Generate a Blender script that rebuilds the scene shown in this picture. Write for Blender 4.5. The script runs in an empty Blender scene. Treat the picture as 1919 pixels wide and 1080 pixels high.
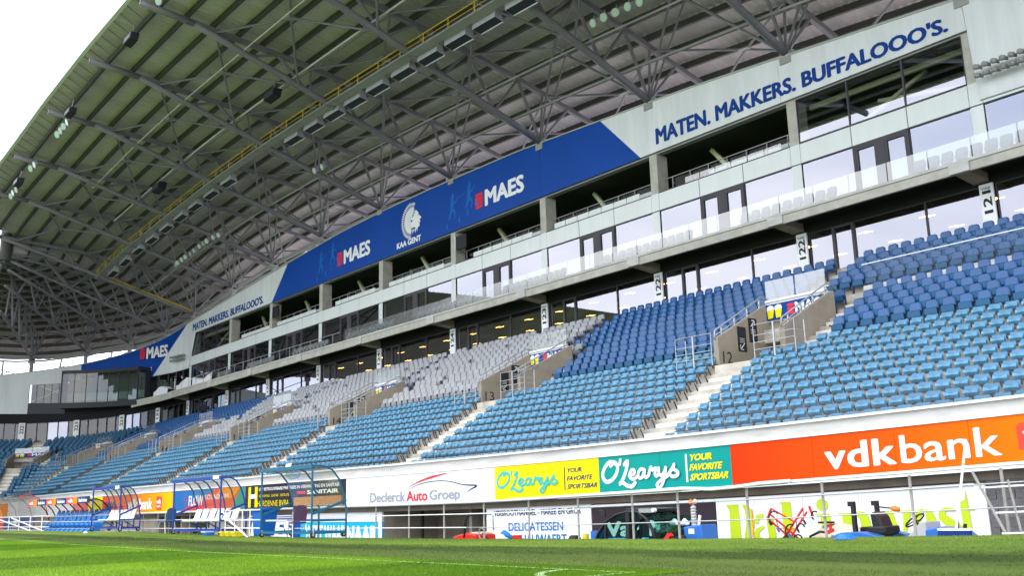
import bpy, math, random
import numpy as np
from mathutils import Vector, Matrix
random.seed(7); RNG = np.random.RandomState(5)
C = bpy.context.scene.collection
sc = bpy.context.scene
R = math.radians
# ------------------------------------------------------------------ camera
cam = bpy.data.cameras.new('camera'); co = bpy.data.objects.new('camera', cam); C.objects.link(co)
cx, cy, F = 959.5, 540.0, 1840.0
up = Vector((740. - cx, -7750. - cy, F)).normalized()
hy = -(up[0] * (-600. - cx) + up[2] * F) / up[1]
Xa = -Vector((-600. - cx, hy, F)).normalized()
Ya = up.cross(Xa)
rot = Matrix(((Xa[0], -Xa[1], -Xa[2]), (Ya[0], -Ya[1], -Ya[2]), (up[0], -up[1], -up[2])))
co.matrix_world = rot.to_4x4()
cam.sensor_width = 36.0; cam.lens = 36.0 * F / 1919.0; cam.clip_end = 2000; cam.clip_start = .05
sc.camera = co
# ------------------------------------------------------------------ sky and sun (bright overcast)
world = bpy.data.worlds.new('World'); sc.world = world; world.use_nodes = True
nt = world.node_tree; nt.nodes.clear()
wo = nt.nodes.new('ShaderNodeOutputWorld'); bg = nt.nodes.new('ShaderNodeBackground')
sky = nt.nodes.new('ShaderNodeTexSky'); sky.sky_type = 'NISHITA'; sky.sun_disc = False
SUN_EL, SUN_ROT = R(48), R(215)
sky.sun_elevation = SUN_EL; sky.sun_rotation = SUN_ROT; sky.dust_density = 4
mx = nt.nodes.new('ShaderNodeMix'); mx.data_type = 'RGBA'; mx.clamp_result = False
mx.inputs[0].default_value = 0.93
nt.links.new(sky.outputs[0], mx.inputs[6]); mx.inputs[7].default_value = (34, 35.5, 38, 1)
tcw = nt.nodes.new('ShaderNodeTexCoord'); mpw = nt.nodes.new('ShaderNodeMapping'); mpw.inputs['Scale'].default_value = (1, 1, 2.6)
nzw = nt.nodes.new('ShaderNodeTexNoise'); nzw.inputs['Scale'].default_value = 2.2; nzw.inputs['Detail'].default_value = 7; nzw.inputs['Roughness'].default_value = .55
crw = nt.nodes.new('ShaderNodeMapRange'); crw.inputs[1].default_value = .35; crw.inputs[2].default_value = .65
mcl = nt.nodes.new('ShaderNodeMix'); mcl.data_type = 'RGBA'; mcl.clamp_result = False; mcl.inputs[6].default_value = (23, 26.5, 33.5, 1); mcl.inputs[7].default_value = (42, 42, 42.5, 1)
nt.links.new(tcw.outputs['Generated'], mpw.inputs[0]); nt.links.new(mpw.outputs[0], nzw.inputs[0]); nt.links.new(nzw.outputs[0], crw.inputs[0]); nt.links.new(crw.outputs[0], mcl.inputs[0]); nt.links.new(mcl.outputs[2], mx.inputs[7])
bg.inputs[1].default_value = 0.095
nt.links.new(mx.outputs[2], bg.inputs[0]); nt.links.new(bg.outputs[0], wo.inputs[0])
sl = bpy.data.lights.new('sun', 'SUN'); sl.energy = 1.3; sl.angle = R(25); sl.color = (1, .96, .9)
so = bpy.data.objects.new('sun', sl); C.objects.link(so)
sd = Vector((math.sin(SUN_ROT) * math.cos(SUN_EL), math.cos(SUN_ROT) * math.cos(SUN_EL), math.sin(SUN_EL)))
so.rotation_euler = sd.to_track_quat('Z', 'Y').to_euler(); so.location = (0, 0, 60)
sc.view_settings.view_transform = 'Standard'; sc.view_settings.look = 'None'
sc.view_settings.exposure = 0.0; sc.view_settings.gamma = 1
sc.cycles.max_bounces = 7; sc.cycles.diffuse_bounces = 4; sc.cycles.glossy_bounces = 3
sc.cycles.transparent_max_bounces = 12; sc.cycles.transmission_bounces = 4
sc.cycles.use_denoising = True

# ------------------------------------------------------------------ materials
MATS = {}
def mat(name, col, rough=.6, metal=0, noise=0, nscale=3., bump=0, bscale=20., spec=None, emit=0, coord='Object', stretch=None, col2=None, streak=0):
    m = bpy.data.materials.new(name); m.use_nodes = True; t = m.node_tree
    p = t.nodes['Principled BSDF']
    p.inputs['Base Color'].default_value = (*col, 1); p.inputs['Roughness'].default_value = rough
    if spec is None: spec = .5 if (metal or 'seat' in name or 'club' in name or 'tractor' in name or 'plastic' in name) else (.12 if name.split('_')[0] in ('print', 'board', 'banner') else .28)
    p.inputs['Metallic'].default_value = metal; p.inputs['Specular IOR Level'].default_value = spec
    if emit: p.inputs['Emission Color'].default_value = (*col, 1); p.inputs['Emission Strength'].default_value = emit
    if noise or bump or streak:
        tc = t.nodes.new('ShaderNodeTexCoord'); mp = t.nodes.new('ShaderNodeMapping')
        t.links.new(tc.outputs[coord], mp.inputs[0])
        if stretch: mp.inputs['Scale'].default_value = stretch
    if noise or streak:
        n = t.nodes.new('ShaderNodeTexNoise'); n.inputs['Scale'].default_value = nscale; n.inputs['Detail'].default_value = 6
        n.inputs['Roughness'].default_value = .65
        t.links.new(mp.outputs[0], n.inputs[0])
        r = t.nodes.new('ShaderNodeValToRGB')
        k = max(0., 1 - noise)
        r.color_ramp.elements[0].color = (*(c * k for c in col), 1)
        c2 = col2 or [min(1, c * (1 + noise * .7)) for c in col]
        r.color_ramp.elements[1].color = (*c2, 1)
        r.color_ramp.elements[0].position = .3; r.color_ramp.elements[1].position = .7
        t.links.new(n.outputs[0], r.inputs[0]); t.links.new(r.outputs[0], p.inputs['Base Color'])
    if bump:
        n2 = t.nodes.new('ShaderNodeTexNoise'); n2.inputs['Scale'].default_value = bscale; n2.inputs['Detail'].default_value = 4
        t.links.new(mp.outputs[0], n2.inputs[0])
        b = t.nodes.new('ShaderNodeBump'); b.inputs['Strength'].default_value = bump; b.inputs['Distance'].default_value = .02
        t.links.new(n2.outputs[0], b.inputs['Height']); t.links.new(b.outputs[0], p.inputs['Normal'])
    MATS[name] = m; return m
def glass_mat(name, tint, base, rough=0.0, gcol=(1, 1, 1)):
    m = bpy.data.materials.new(name); m.use_nodes = True; t = m.node_tree; t.nodes.clear()
    o = t.nodes.new('ShaderNodeOutputMaterial'); mixn = t.nodes.new('ShaderNodeMixShader')
    tr = t.nodes.new('ShaderNodeBsdfTransparent'); gl = t.nodes.new('ShaderNodeBsdfGlossy')
    tr.inputs[0].default_value = (*tint, 1); gl.inputs['Roughness'].default_value = rough; gl.inputs['Color'].default_value = (*gcol, 1)
    fr = t.nodes.new('ShaderNodeFresnel'); fr.inputs[0].default_value = 1.5
    mr = t.nodes.new('ShaderNodeMath'); mr.operation = 'MULTIPLY_ADD'; mr.inputs[1].default_value = 1 - base; mr.inputs[2].default_value = base
    mr.use_clamp = True
    ge = t.nodes.new('ShaderNodeNewGeometry'); bf = t.nodes.new('ShaderNodeMath'); bf.operation = 'SUBTRACT'; bf.inputs[0].default_value = 1
    m2 = t.nodes.new('ShaderNodeMath'); m2.operation = 'MULTIPLY'
    t.links.new(ge.outputs['Backfacing'], bf.inputs[1]); t.links.new(bf.outputs[0], m2.inputs[0]); t.links.new(mr.outputs[0], m2.inputs[1])
    t.links.new(fr.outputs[0], mr.inputs[0]); t.links.new(m2.outputs[0], mixn.inputs[0])
    t.links.new(tr.outputs[0], mixn.inputs[1]); t.links.new(gl.outputs[0], mixn.inputs[2]); t.links.new(mixn.outputs[0], o.inputs[0])
    MATS[name] = m; return m
M = MATS
mat('concrete', (.40, .37, .32), .85, noise=.22, nscale=1.3, bump=.25, bscale=9)
mat('terrace_concrete', (.47, .43, .37), .85, noise=.28, nscale=1.6, bump=.2, bscale=9)
mat('wall_concrete', (.33, .285, .225), .85, noise=.22, nscale=1.1, bump=.25, bscale=9)
mat('aisle_paint', (.70, .66, .58), .75, noise=.2, nscale=2.5)
mat('beam_brown', (.13, .11, .085), .85, noise=.25, nscale=1.5)
mat('pillar_concrete', (.45, .43, .38), .85, noise=.2, nscale=2.0, bump=.3, bscale=14)
mat('white_wall', (.62, .62, .63), .6, noise=.10, nscale=1.2)
mat('stained_white', (.50, .485, .465), .65, noise=.22, nscale=1.4, stretch=(.6, 1, 3))
mat('panel_white', (.68, .71, .70), .30, noise=.05, nscale=1.2, stretch=(1.5, 1, .3))
mat('banner_white', (.68, .70, .71), .45, noise=.10, nscale=1.1, stretch=(1.6, 1, .22))
mat('banner_blue', (.004, .060, .34), .45, noise=.10, nscale=.35)
mat('banner_light_blue', (.01, .13, .50), .45)
mat('banner_navy_text', (.004, .045, .24), .5)
mat('print_white', (.82, .82, .84), .45)
mat('print_red', (.70, .03, .04), .45)
mat('print_grey', (.30, .32, .36), .45)
mat('print_black', (.03, .03, .035), .5)
mat('print_navy', (.01, .03, .12), .45)
mat('print_teal', (.05, .45, .42), .45)
mat('print_blue', (.01, .16, .48), .45)
mat('print_yellow', (.80, .66, .0), .45)
mat('print_lime', (.44, .56, .02), .45)
mat('board_yellow', (.85, .72, .0), .4, noise=.04, nscale=.5)
mat('board_teal', (.0, .27, .235), .4, noise=.05, nscale=.5)
mat('board_white', (.78, .78, .79), .35, noise=.03, nscale=.5)
mat('board_dark', (.028, .022, .032), .45, noise=.1, nscale=.6)
mat('board_plum', (.034, .024, .032), .5, noise=.12, nscale=.8)
mat('board_blue', (.02, .16, .45), .45)
mat('board_royal', (.01, .05, .32), .45, noise=.08, nscale=.5)
mat('board_cyan', (.0, .42, .72), .45)
mat('board_red', (.72, .06, .04), .45)
mat('board_orange', (.85, .25, .0), .45)
def gradient_mat(name, stops):
    m = bpy.data.materials.new(name); m.use_nodes = True; t = m.node_tree; p = t.nodes['Principled BSDF']
    tc = t.nodes.new('ShaderNodeTexCoord'); sx = t.nodes.new('ShaderNodeSeparateXYZ'); rr = t.nodes.new('ShaderNodeValToRGB')
    t.links.new(tc.outputs['Generated'], sx.inputs[0]); t.links.new(sx.outputs[0], rr.inputs[0])
    e = rr.color_ramp.elements
    while len(e) < len(stops): e.new(.5)
    for el, (q, c) in zip(e, stops): el.position = q; el.color = (*c, 1)
    t.links.new(rr.outputs[0], p.inputs['Base Color']); p.inputs['Roughness'].default_value = .5; p.inputs['Specular IOR Level'].default_value = .1
    MATS[name] = m
gradient_mat('board_gradient', [(0, (.80, .032, .0)), (.28, (.84, .075, .0)), (.62, (.88, .19, .0)), (1, (.90, .34, .0))])
gradient_mat('board_gradient_far', [(0, (.75, .06, .03)), (.5, (.85, .25, .0)), (1, (.88, .50, .0))])
mat('steel_dark', (.19, .18, .20), .5, metal=.0, noise=.15, nscale=.8)
mat('steel_mid', (.30, .295, .29), .5, noise=.15, nscale=.8)
mat('steel_light', (.42, .42, .38), .45, noise=.1, nscale=1.)
mat('purlin', (.07, .068, .062), .6, noise=.15, nscale=.6)
mat('roof_sheet', (.46, .405, .45), .5, noise=.16, nscale=.35, col2=(.57, .51, .53))
mat('roof_membrane', (.78, .72, .66), .8, noise=.1, nscale=.3)
mat('roof_white', (.75, .74, .76), .5)
mat('yellow_paint', (.50, .35, .02), .5)
mat('post_steel', (.30, .28, .27), .5, noise=.2, nscale=6)
mat('galvanised', (.42, .44, .46), .38, metal=.35, noise=.12, nscale=4)
mat('white_pipe', (.80, .80, .82), .35, noise=.05, nscale=3)
mat('dark_frame', (.05, .045, .055), .45)
mat('dark_grey_panel', (.028, .032, .042), .45)
mat('black', (.012, .012, .014), .55)
mat('black_rubber', (.02, .02, .02), .7)
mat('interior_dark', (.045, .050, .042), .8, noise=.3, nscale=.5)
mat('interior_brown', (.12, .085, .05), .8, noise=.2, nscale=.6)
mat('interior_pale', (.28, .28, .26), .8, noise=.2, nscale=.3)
mat('interior_amber', (.62, .36, .14), .7, noise=.25, nscale=.5)
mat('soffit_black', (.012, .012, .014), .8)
mat('lamp_warm', (1, .52, .13), emit=20.0)
mat('lamp_green_glass', (.30, .42, .32), .25, spec=.8)
mat('lamp_lens', (.35, .36, .33), .3)
mat('seat_light', (.058, .20, .35), .33, noise=.28, nscale=2.3)
mat('seat_light_sheen', (.085, .27, .43), .30, noise=.28, nscale=2.1)  # seat blue made brighter for the pan: sky sheen put into the colour
mat('seat_pan', (.04, .22, .43), .42)
mat('seat_metal', (.035, .035, .04), .5)
mat('club_blue', (.006, .075, .235), .36, noise=.12, nscale=2)
mat('club_teal', (.008, .085, .20), .42)
mat('club_dark', (.01, .03, .10), .5)
mat('club_grey', (.33, .33, .35), .6, noise=.10, nscale=3)
mat('club_grey_pan', (.25, .25, .27), .6)
mat('balcony_grey', (.20, .21, .21), .6)
mat('dugout_blue', (.012, .045, .28), .4)
mat('dugout_teal', (.01, .11, .20), .4)
mat('plastic_white', (.80, .80, .80), .4)
mat('plastic_blue', (.01, .14, .50), .4)
mat('bucket_blue', (.01, .17, .50), .4)
mat('bin_blue', (.005, .12, .50), .45)
mat('wood', (.42, .22, .10), .6, noise=.3, nscale=3, stretch=(1, 1, 12))
mat('plum_fabric', (.10, .05, .11), .8)
mat('blue_fabric', (.05, .12, .26), .8)
mat('chrome', (.62, .62, .64), .25, metal=.8)
mat('mower_red', (.62, .02, .015), .35)
mat('tractor_blue', (.01, .12, .44), .3)
mat('tractor_grey', (.38, .39, .40), .45)
mat('machine_black', (.015, .015, .017), .4)
mat('orange_plastic', (.85, .18, .01), .3)
mat('tank_cream', (.62, .52, .38), .5, noise=.1)
mat('yellow_plastic', (.75, .60, .02), .4)
mat('brush_blue', (.005, .03, .20), .8, bump=.6, bscale=90)
mat('turf_line', (.42, .55, .28), .9, noise=.35, nscale=14)
mat('path_grey', (.16, .16, .15), .9, noise=.2, nscale=2)
mat('block_grey', (.115, .11, .115), .85, noise=.18, nscale=6, bump=.3, bscale=30)
mat('mortar', (.50, .50, .48), .9)
mat('pale_yellow_steel', (.55, .55, .36), .5)
mat('far_teal_seat', (.008, .085, .17), .45, noise=.1, nscale=2)
mat('white_sheet', (.75, .76, .78), .5)
glass_mat('window_glass', (.62, .66, .64), .22, gcol=(.86, .88, 1.0))
glass_mat('dark_glass', (.60, .68, .66), .03)
glass_mat('clear_glass', (.93, .95, .95), .0, gcol=(.3, .3, .3))
glass_mat('pale_glass', (.78, .84, .84), .16, rough=.25)
glass_mat('dugout_plastic', (.88, .88, .86), .13, rough=.16)
glass_mat('green_glass', (.50, .74, .68), .08)

def turf_mat(name, c1, c2, stripes=None, sc_=26, band=False):
    m = bpy.data.materials.new(name); m.use_nodes = True; t = m.node_tree; p = t.nodes['Principled BSDF']
    p.inputs['Roughness'].default_value = .85; p.inputs['Specular IOR Level'].default_value = .2
    tc = t.nodes.new('ShaderNodeTexCoord')
    n1 = t.nodes.new('ShaderNodeTexNoise'); n1.inputs['Scale'].default_value = sc_; n1.inputs['Detail'].default_value = 8; n1.inputs['Roughness'].default_value = .8
    n2 = t.nodes.new('ShaderNodeTexNoise'); n2.inputs['Scale'].default_value = .55; n2.inputs['Detail'].default_value = 5
    mpp = t.nodes.new('ShaderNodeMapping'); mpp.inputs['Scale'].default_value = (.22, 1.5, 1) if band else (1, 1, 1)
    t.links.new(tc.outputs['Object'], n1.inputs[0]); t.links.new(tc.outputs['Object'], mpp.inputs[0]); t.links.new(mpp.outputs[0], n2.inputs[0])
    r = t.nodes.new('ShaderNodeValToRGB'); r.color_ramp.elements[0].position = .30; r.color_ramp.elements[1].position = .72
    r.color_ramp.elements[0].color = (*c1, 1); r.color_ramp.elements[1].color = (*c2, 1)
    a = t.nodes.new('ShaderNodeMath'); a.operation = 'MULTIPLY_ADD'; a.inputs[1].default_value = .55
    b = t.nodes.new('ShaderNodeMath'); b.operation = 'MULTIPLY'; b.inputs[1].default_value = .45
    t.links.new(n2.outputs[0], b.inputs[0]); t.links.new(n1.outputs[0], a.inputs[0]); t.links.new(b.outputs[0], a.inputs[2])
    t.links.new(a.outputs[0], r.inputs[0]); last = r.outputs[0]
    if stripes:
        sx = t.nodes.new('ShaderNodeSeparateXYZ'); t.links.new(tc.outputs['Object'], sx.inputs[0])
        wv = t.nodes.new('ShaderNodeMath'); wv.operation = 'MULTIPLY_ADD'; wv.inputs[1].default_value = 2 * math.pi / stripes[0]; wv.inputs[2].default_value = stripes[1]
        sn = t.nodes.new('ShaderNodeMath'); sn.operation = 'SINE'; ml = t.nodes.new('ShaderNodeMath'); ml.operation = 'MULTIPLY_ADD'
        ml.inputs[1].default_value = 6; ml.inputs[2].default_value = .5; ml.use_clamp = True
        t.links.new(sx.outputs[0], wv.inputs[0]); t.links.new(wv.outputs[0], sn.inputs[0]); t.links.new(sn.outputs[0], ml.inputs[0])
        mm = t.nodes.new('ShaderNodeMix'); mm.data_type = 'RGBA'; mm.blend_type = 'MULTIPLY'; mm.inputs[7].default_value = (.62, .70, .55, 1)
        t.links.new(ml.outputs[0], mm.inputs[0]); t.links.new(last, mm.inputs[6]); last = mm.outputs[2]
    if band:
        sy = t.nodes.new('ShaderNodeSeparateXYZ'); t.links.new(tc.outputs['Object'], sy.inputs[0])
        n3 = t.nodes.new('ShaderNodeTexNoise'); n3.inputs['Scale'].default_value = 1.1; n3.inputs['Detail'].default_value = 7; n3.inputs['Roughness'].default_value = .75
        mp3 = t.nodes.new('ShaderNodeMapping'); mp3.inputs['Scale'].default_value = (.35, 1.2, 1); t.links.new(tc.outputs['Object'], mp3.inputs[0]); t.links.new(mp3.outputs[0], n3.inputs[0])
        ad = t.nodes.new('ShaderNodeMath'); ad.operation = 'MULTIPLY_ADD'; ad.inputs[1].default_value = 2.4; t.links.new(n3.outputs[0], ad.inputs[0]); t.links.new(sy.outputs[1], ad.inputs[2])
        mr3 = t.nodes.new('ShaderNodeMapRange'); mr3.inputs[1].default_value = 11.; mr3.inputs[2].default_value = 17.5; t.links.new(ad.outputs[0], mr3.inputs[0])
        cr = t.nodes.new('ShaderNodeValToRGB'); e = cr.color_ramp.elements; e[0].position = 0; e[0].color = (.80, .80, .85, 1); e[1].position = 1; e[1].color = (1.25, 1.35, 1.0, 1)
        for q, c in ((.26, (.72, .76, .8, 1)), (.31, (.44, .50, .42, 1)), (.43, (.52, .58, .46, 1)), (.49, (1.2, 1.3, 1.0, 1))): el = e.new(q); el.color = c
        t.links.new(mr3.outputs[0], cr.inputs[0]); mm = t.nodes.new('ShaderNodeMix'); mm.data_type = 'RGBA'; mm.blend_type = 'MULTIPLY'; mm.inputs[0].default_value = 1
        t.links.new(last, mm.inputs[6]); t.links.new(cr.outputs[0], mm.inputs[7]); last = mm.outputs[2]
    t.links.new(last, p.inputs['Base Color'])
    bm = t.nodes.new('ShaderNodeBump'); bm.inputs['Strength'].default_value = .8; bm.inputs['Distance'].default_value = .03
    t.links.new(n1.outputs[0], bm.inputs['Height']); t.links.new(bm.outputs[0], p.inputs['Normal'])
    MATS[name] = m
turf_mat('pitch_turf', (.080, .190, .008), (.235, .395, .016), stripes=(10.4, 1.9))
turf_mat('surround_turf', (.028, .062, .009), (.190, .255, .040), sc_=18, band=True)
turf_mat('blade_turf', (.06, .22, .006), (.15, .38, .015))

# ------------------------------------------------------------------ stand coordinates
def lerpt(x, xs, ys): return float(np.interp(x, xs, ys))
def dz(x, z):
    x = max(-97., min(6., x)); d0 = .00063 * max(0., x + 35) ** 2 - .227
    k = x + 16
    return lerpt(z, [.5, 5, 9, 11.9, 12.3, 18, 20], [d0, 0, .0075 * k, .009 * k, .006 * k, .006 * k, 0])
def drop(s): return lerpt(s, [0, 5.7, 10.7, 15.9, 21.4, 40], [0, .2, .65, 1.0, 1.25, 1.3])
def SP(u, Y, z):
    if u >= -97: return (u, Y, z + dz(u, z))
    s = -97 - u; th = s / 18.; r = Y - 20
    zz = z + dz(-97, z) - drop(s) * max(0., min(1., (z - 5) / 4))
    if th <= math.pi / 2: return (-97 - r * math.sin(th), 20 + r * math.cos(th), zz)
    return (-97 - r, 20 - (s - 28.274), zz)
MB_CORNER = 1
UB = [-118, -112.5, -107.4, -102.3, -96.3, -88.9, -78.9, -69.9, -60.8, -51.7, -42.5, -33.5, -24.7, -16.3, -7.8, .6, 6]
DB = [5.35, 4.6, 4.0, 3.2, 2.1, 1.15, .4, .05, 0, .1, .42, .85, 1.5, 2.2, 3.0, 3.9, 4.4]
DFr = [4.5, 4.5, 4.4, 4.2, 2.5, 1.6, 1.0, .35, 0, 0, 0, 0, .1, .6, 1.2, 2.0, 2.5]
def rdrop(u, Y):
    if u < -118:
        b = lerpt(u, [-150, -125, -118], [4.6, 5.3, 5.35]); f = lerpt(u, [-150, -135, -125, -118], [3.2, 3.8, 4.3, 4.5])
    else: b = lerpt(u, UB, DB); f = lerpt(u, UB, DFr)
    k = max(0., min(1.1, (Y - 18) / 20.)); return f + (b - f) * k
def RP(u, Y, z):
    z = z - rdrop(u, Y)
    if u >= -97: return (u, Y, z)
    s = -97 - u; th = s / 18.; r = Y - 20
    if th <= math.pi / 2: return (-97 - r * math.sin(th), 20 + r * math.cos(th), z)
    return (-97 - r, 20 - (s - 28.274), z)
def zU(Y): return lerpt(Y, [16.4, 19.6, 26.7, 34.5, 38, 41.7, 46], [28.25, 27.95, 27.35, 26.3, 25.6, 24.8, 23.8])
def zR(u, Y): return zU(Y) - (max(0., Y - 39.5) * .17 * min(1., max(0., (-97 - u) / 5.)))
def zL(Y): return 27.85 - .307 * (Y - 19.6)
def ident(x, y, z): return (x, y, z)

# ------------------------------------------------------------------ mesh helpers
class MB:
    def __init__(s, W=ident): s.v = []; s.f = []; s.W = W
    def quad(s, a, b, c, d):
        n = len(s.v); s.v += [s.W(*p) for p in (a, b, c, d)]; s.f.append((n, n + 1, n + 2, n + 3)); return s
    def poly(s, pts):
        n = len(s.v); s.v += [s.W(*p) for p in pts]; s.f.append(tuple(range(n, n + len(pts)))); return s
    def box(s, x0, y0, z0, x1, y1, z1, seg=None):
        x0, x1 = min(x0, x1), max(x0, x1); y0, y1 = min(y0, y1), max(y0, y1); z0, z1 = min(z0, z1), max(z0, z1)
        k = 1 if not seg else max(1, int(math.ceil((x1 - x0) / seg)))
        n = len(s.v)
        for i in range(k + 1):
            x = x0 + (x1 - x0) * i / k
            s.v += [s.W(x, y0, z0), s.W(x, y1, z0), s.W(x, y1, z1), s.W(x, y0, z1)]
        s.f.append((n, n + 3, n + 2, n + 1)); e = n + 4 * k; s.f.append((e, e + 1, e + 2, e + 3))
        for i in range(k):
            a = n + 4 * i; b = a + 4
            for j in range(4): s.f.append((a + j, a + (j + 1) % 4, b + (j + 1) % 4, b + j))
        return s
    def extr(s, prof, x0, x1):   # profile in (y,z), extruded along x
        n = len(s.v); m = len(prof)
        for x in (x0, x1): s.v += [s.W(x, y, z) for y, z in prof]
        s.f.append(tuple(range(n + m - 1, n - 1, -1))); s.f.append(tuple(range(n + m, n + 2 * m)))
        for j in range(m): k = (j + 1) % m; s.f.append((n + j, n + k, n + m + k, n + m + j))
        return s
    def bar(s, p, q, w, h=None, upv=(0, 0, 1)):
        h = h or w; p = Vector(s.W(*p)); q = Vector(s.W(*q)); d = (q - p)
        if d.length < 1e-6: return s
        d.normalize(); u = Vector(upv)
        if abs(d.dot(u)) > .98: u = Vector((1, 0, 0))
        a = d.cross(u).normalized(); b = a.cross(d).normalized(); n = len(s.v)
        for c in (p, q):
            for i, j in ((-1, -1), (1, -1), (1, 1), (-1, 1)): s.v.append(tuple(c + a * (i * w / 2) + b * (j * h / 2)))
        s.f += [(n, n + 1, n + 2, n + 3), (n + 7, n + 6, n + 5, n + 4)]
        for j in range(4): k = (j + 1) % 4; s.f.append((n + k, n + j, n + 4 + j, n + 4 + k))
        return s
    def tube(s, pts, r, n=8, warp=True, cap=True, rs=None):
        P = [Vector(s.W(*p)) if warp else Vector(p) for p in pts]; base = len(s.v); prev = None
        for i, p in enumerate(P):
            d = (P[min(i + 1, len(P) - 1)] - P[max(i - 1, 0)]).normalized()
            if prev is None:
                u = Vector((0, 0, 1)) if abs(d.z) < .95 else Vector((1, 0, 0)); a = d.cross(u).normalized()
            else: a = (prev - d * prev.dot(d)).normalized()
            prev = a; b = d.cross(a); rr = rs[i] if rs else r
            for k in range(n):
                t = 2 * math.pi * k / n; s.v.append(tuple(p + (a * math.cos(t) + b * math.sin(t)) * rr))
        for i in range(len(P) - 1):
            for k in range(n):
                a0 = base + i * n + k; a1 = base + i * n + (k + 1) % n; s.f.append((a0, a1, a1 + n, a0 + n))
        if cap:
            s.f.append(tuple(base + k for k in range(n - 1, -1, -1))); e = base + (len(P) - 1) * n; s.f.append(tuple(e + k for k in range(n)))
        return s
    def build(s, name, m, parent=None, smooth=False, kind=None, label=None, bevel=0):
        me = bpy.data.meshes.new(name); me.from_pydata([tuple(v) for v in s.v], [], s.f); me.update()
        if isinstance(m, str): m = MATS[m]
        me.materials.append(m)
        if smooth: me.shade_smooth()
        o = bpy.data.objects.new(name, me); C.objects.link(o)
        if parent is not None:
            o.parent = parent
            if parent.name in WL: o.matrix_parent_inverse = Matrix.Translation(-WL[parent.name])
        if kind: o['kind'] = kind
        if label: o['label'] = label
        if bevel:
            bv = o.modifiers.new('bevel', 'BEVEL'); bv.width = bevel; bv.segments = 2; bv.limit_method = 'ANGLE'
        return o
WL = {}   # things whose parts are written in world coordinates
def thing(name, label, cat, group=None, loc=(0, 0, 0), rz=0, world=True):
    o = bpy.data.objects.new(name, None); C.objects.link(o); o.location = loc; o.rotation_euler = (0, 0, rz); o.empty_display_size = .2
    if world and rz == 0: WL[o.name] = Vector(loc)
    o['label'] = label; o['category'] = cat
    if group: o['group'] = group
    return o
def tag(o, label, cat, group=None):
    o['label'] = label; o['category'] = cat
    if group: o['group'] = group
    return o
def copy_tree(o, parent=None):
    c = o.copy(); C.objects.link(c)
    if parent is not None: c.parent = parent
    for ch in list(o.children): copy_tree(ch, c)
    return c
_TXT = {}
def text_mesh2d(body, bold=0., spacing=1.0):
    key = (body, bold, spacing)
    if key in _TXT: return _TXT[key]
    cu = bpy.data.curves.new('t', 'FONT'); cu.body = body; cu.offset = bold; cu.space_character = spacing; cu.resolution_u = 3
    o = bpy.data.objects.new('t', cu); C.objects.link(o)
    bpy.context.view_layer.update()
    me = o.evaluated_get(bpy.context.evaluated_depsgraph_get()).to_mesh()
    v = np.array([tuple(q.co) for q in me.vertices])[:, :2]; f = [tuple(p.vertices) for p in me.polygons]
    o.to_mesh_clear(); bpy.data.objects.remove(o); bpy.data.curves.remove(cu)
    mn = v.min(0); sz = v.max(0) - mn
    _TXT[key] = ((v - mn) / sz, f, sz); return _TXT[key]
def bold_copies(mb, v, f, sz, bold, fn):
    offs = [(0, 0)] if bold <= .005 else [(math.cos(t) * bold * 1.05, math.sin(t) * bold * .75) for t in np.arange(8) * math.pi / 4]
    if bold > .03: offs.append((0, 0))
    for i, (ox, oy) in enumerate(offs):
        n = len(mb.v)
        for x, y in v:
            p = fn(x + ox / sz[0], y + oy / sz[1]); mb.v.append((p[0], p[1] - .0007 * i, p[2]))
        mb.f += [tuple(n + k for k in q) for q in f]
def text(name, body, m, parent, fn, a0, b0, a1, b1, bold=.0, shear=0., spacing=1.0, label=None):
    """lettering fitted to the rectangle a0..a1 x b0..b1, mapped to the place by fn(a, b)"""
    v, f, sz = text_mesh2d(body, 0., spacing)
    mb = MB(); bold_copies(mb, v, f, sz, bold, lambda x, y: fn(a0 + (x + shear * (y - .5)) * (a1 - a0), b0 + y * (b1 - b0)))
    return mb.build(name, m, parent, label=label)
def ribbon(mb, pts, w, fn, closed=False, smooth=True):
    P = [Vector(p) for p in pts]
    if smooth and len(P) > 2:
        Q = []
        n = len(P)
        for i in range(n - 1 if not closed else n):
            p0 = P[i - 1] if (i > 0 or closed) else P[0]; p1 = P[i]; p2 = P[(i + 1) % n]; p3 = P[(i + 2) % n] if (i + 2 < n or closed) else P[-1]
            for k in range(6):
                t = k / 6; Q.append(.5 * ((2 * p1) + (p2 - p0) * t + (2 * p0 - 5 * p1 + 4 * p2 - p3) * t * t + (3 * p1 - p0 - 3 * p2 + p3) * t ** 3))
        Q.append(P[0] if closed else P[-1]); P = Q
    ws = w if isinstance(w, (list, tuple)) else [w, w]
    L = []
    for i, p in enumerate(P):
        d = (P[min(i + 1, len(P) - 1)] - P[max(i - 1, 0)])
        if d.length < 1e-9: d = Vector((1, 0))
        d.normalize(); nrm = Vector((-d.y, d.x)); ww = float(np.interp(i / max(1, len(P) - 1), np.linspace(0, 1, len(ws)), ws)) / 2
        L.append((p + nrm * ww, p - nrm * ww))
    mb.cnt = getattr(mb, 'cnt', 0)
    def st(p): return (p[0], p[1] - .00012 * mb.cnt, p[2])
    for i in range(len(L) - 1):
        mb.cnt += 1
        n = len(mb.v); mb.v += [st(fn(*L[i][0])), st(fn(*L[i][1])), st(fn(*L[i + 1][1])), st(fn(*L[i + 1][0]))]; mb.f.append((n, n + 1, n + 2, n + 3))
    for c, ww in ((P[0], ws[0]), (P[-1], ws[-1])):
        mb.cnt += 1
        n = len(mb.v); mb.v += [st(q_) for q_ in [fn(c.x + ww / 2 * math.cos(t * math.pi / 5), c.y + ww / 2 * math.sin(t * math.pi / 5)) for t in range(10)]]; mb.f.append(tuple(range(n, n + 10)))
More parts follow.
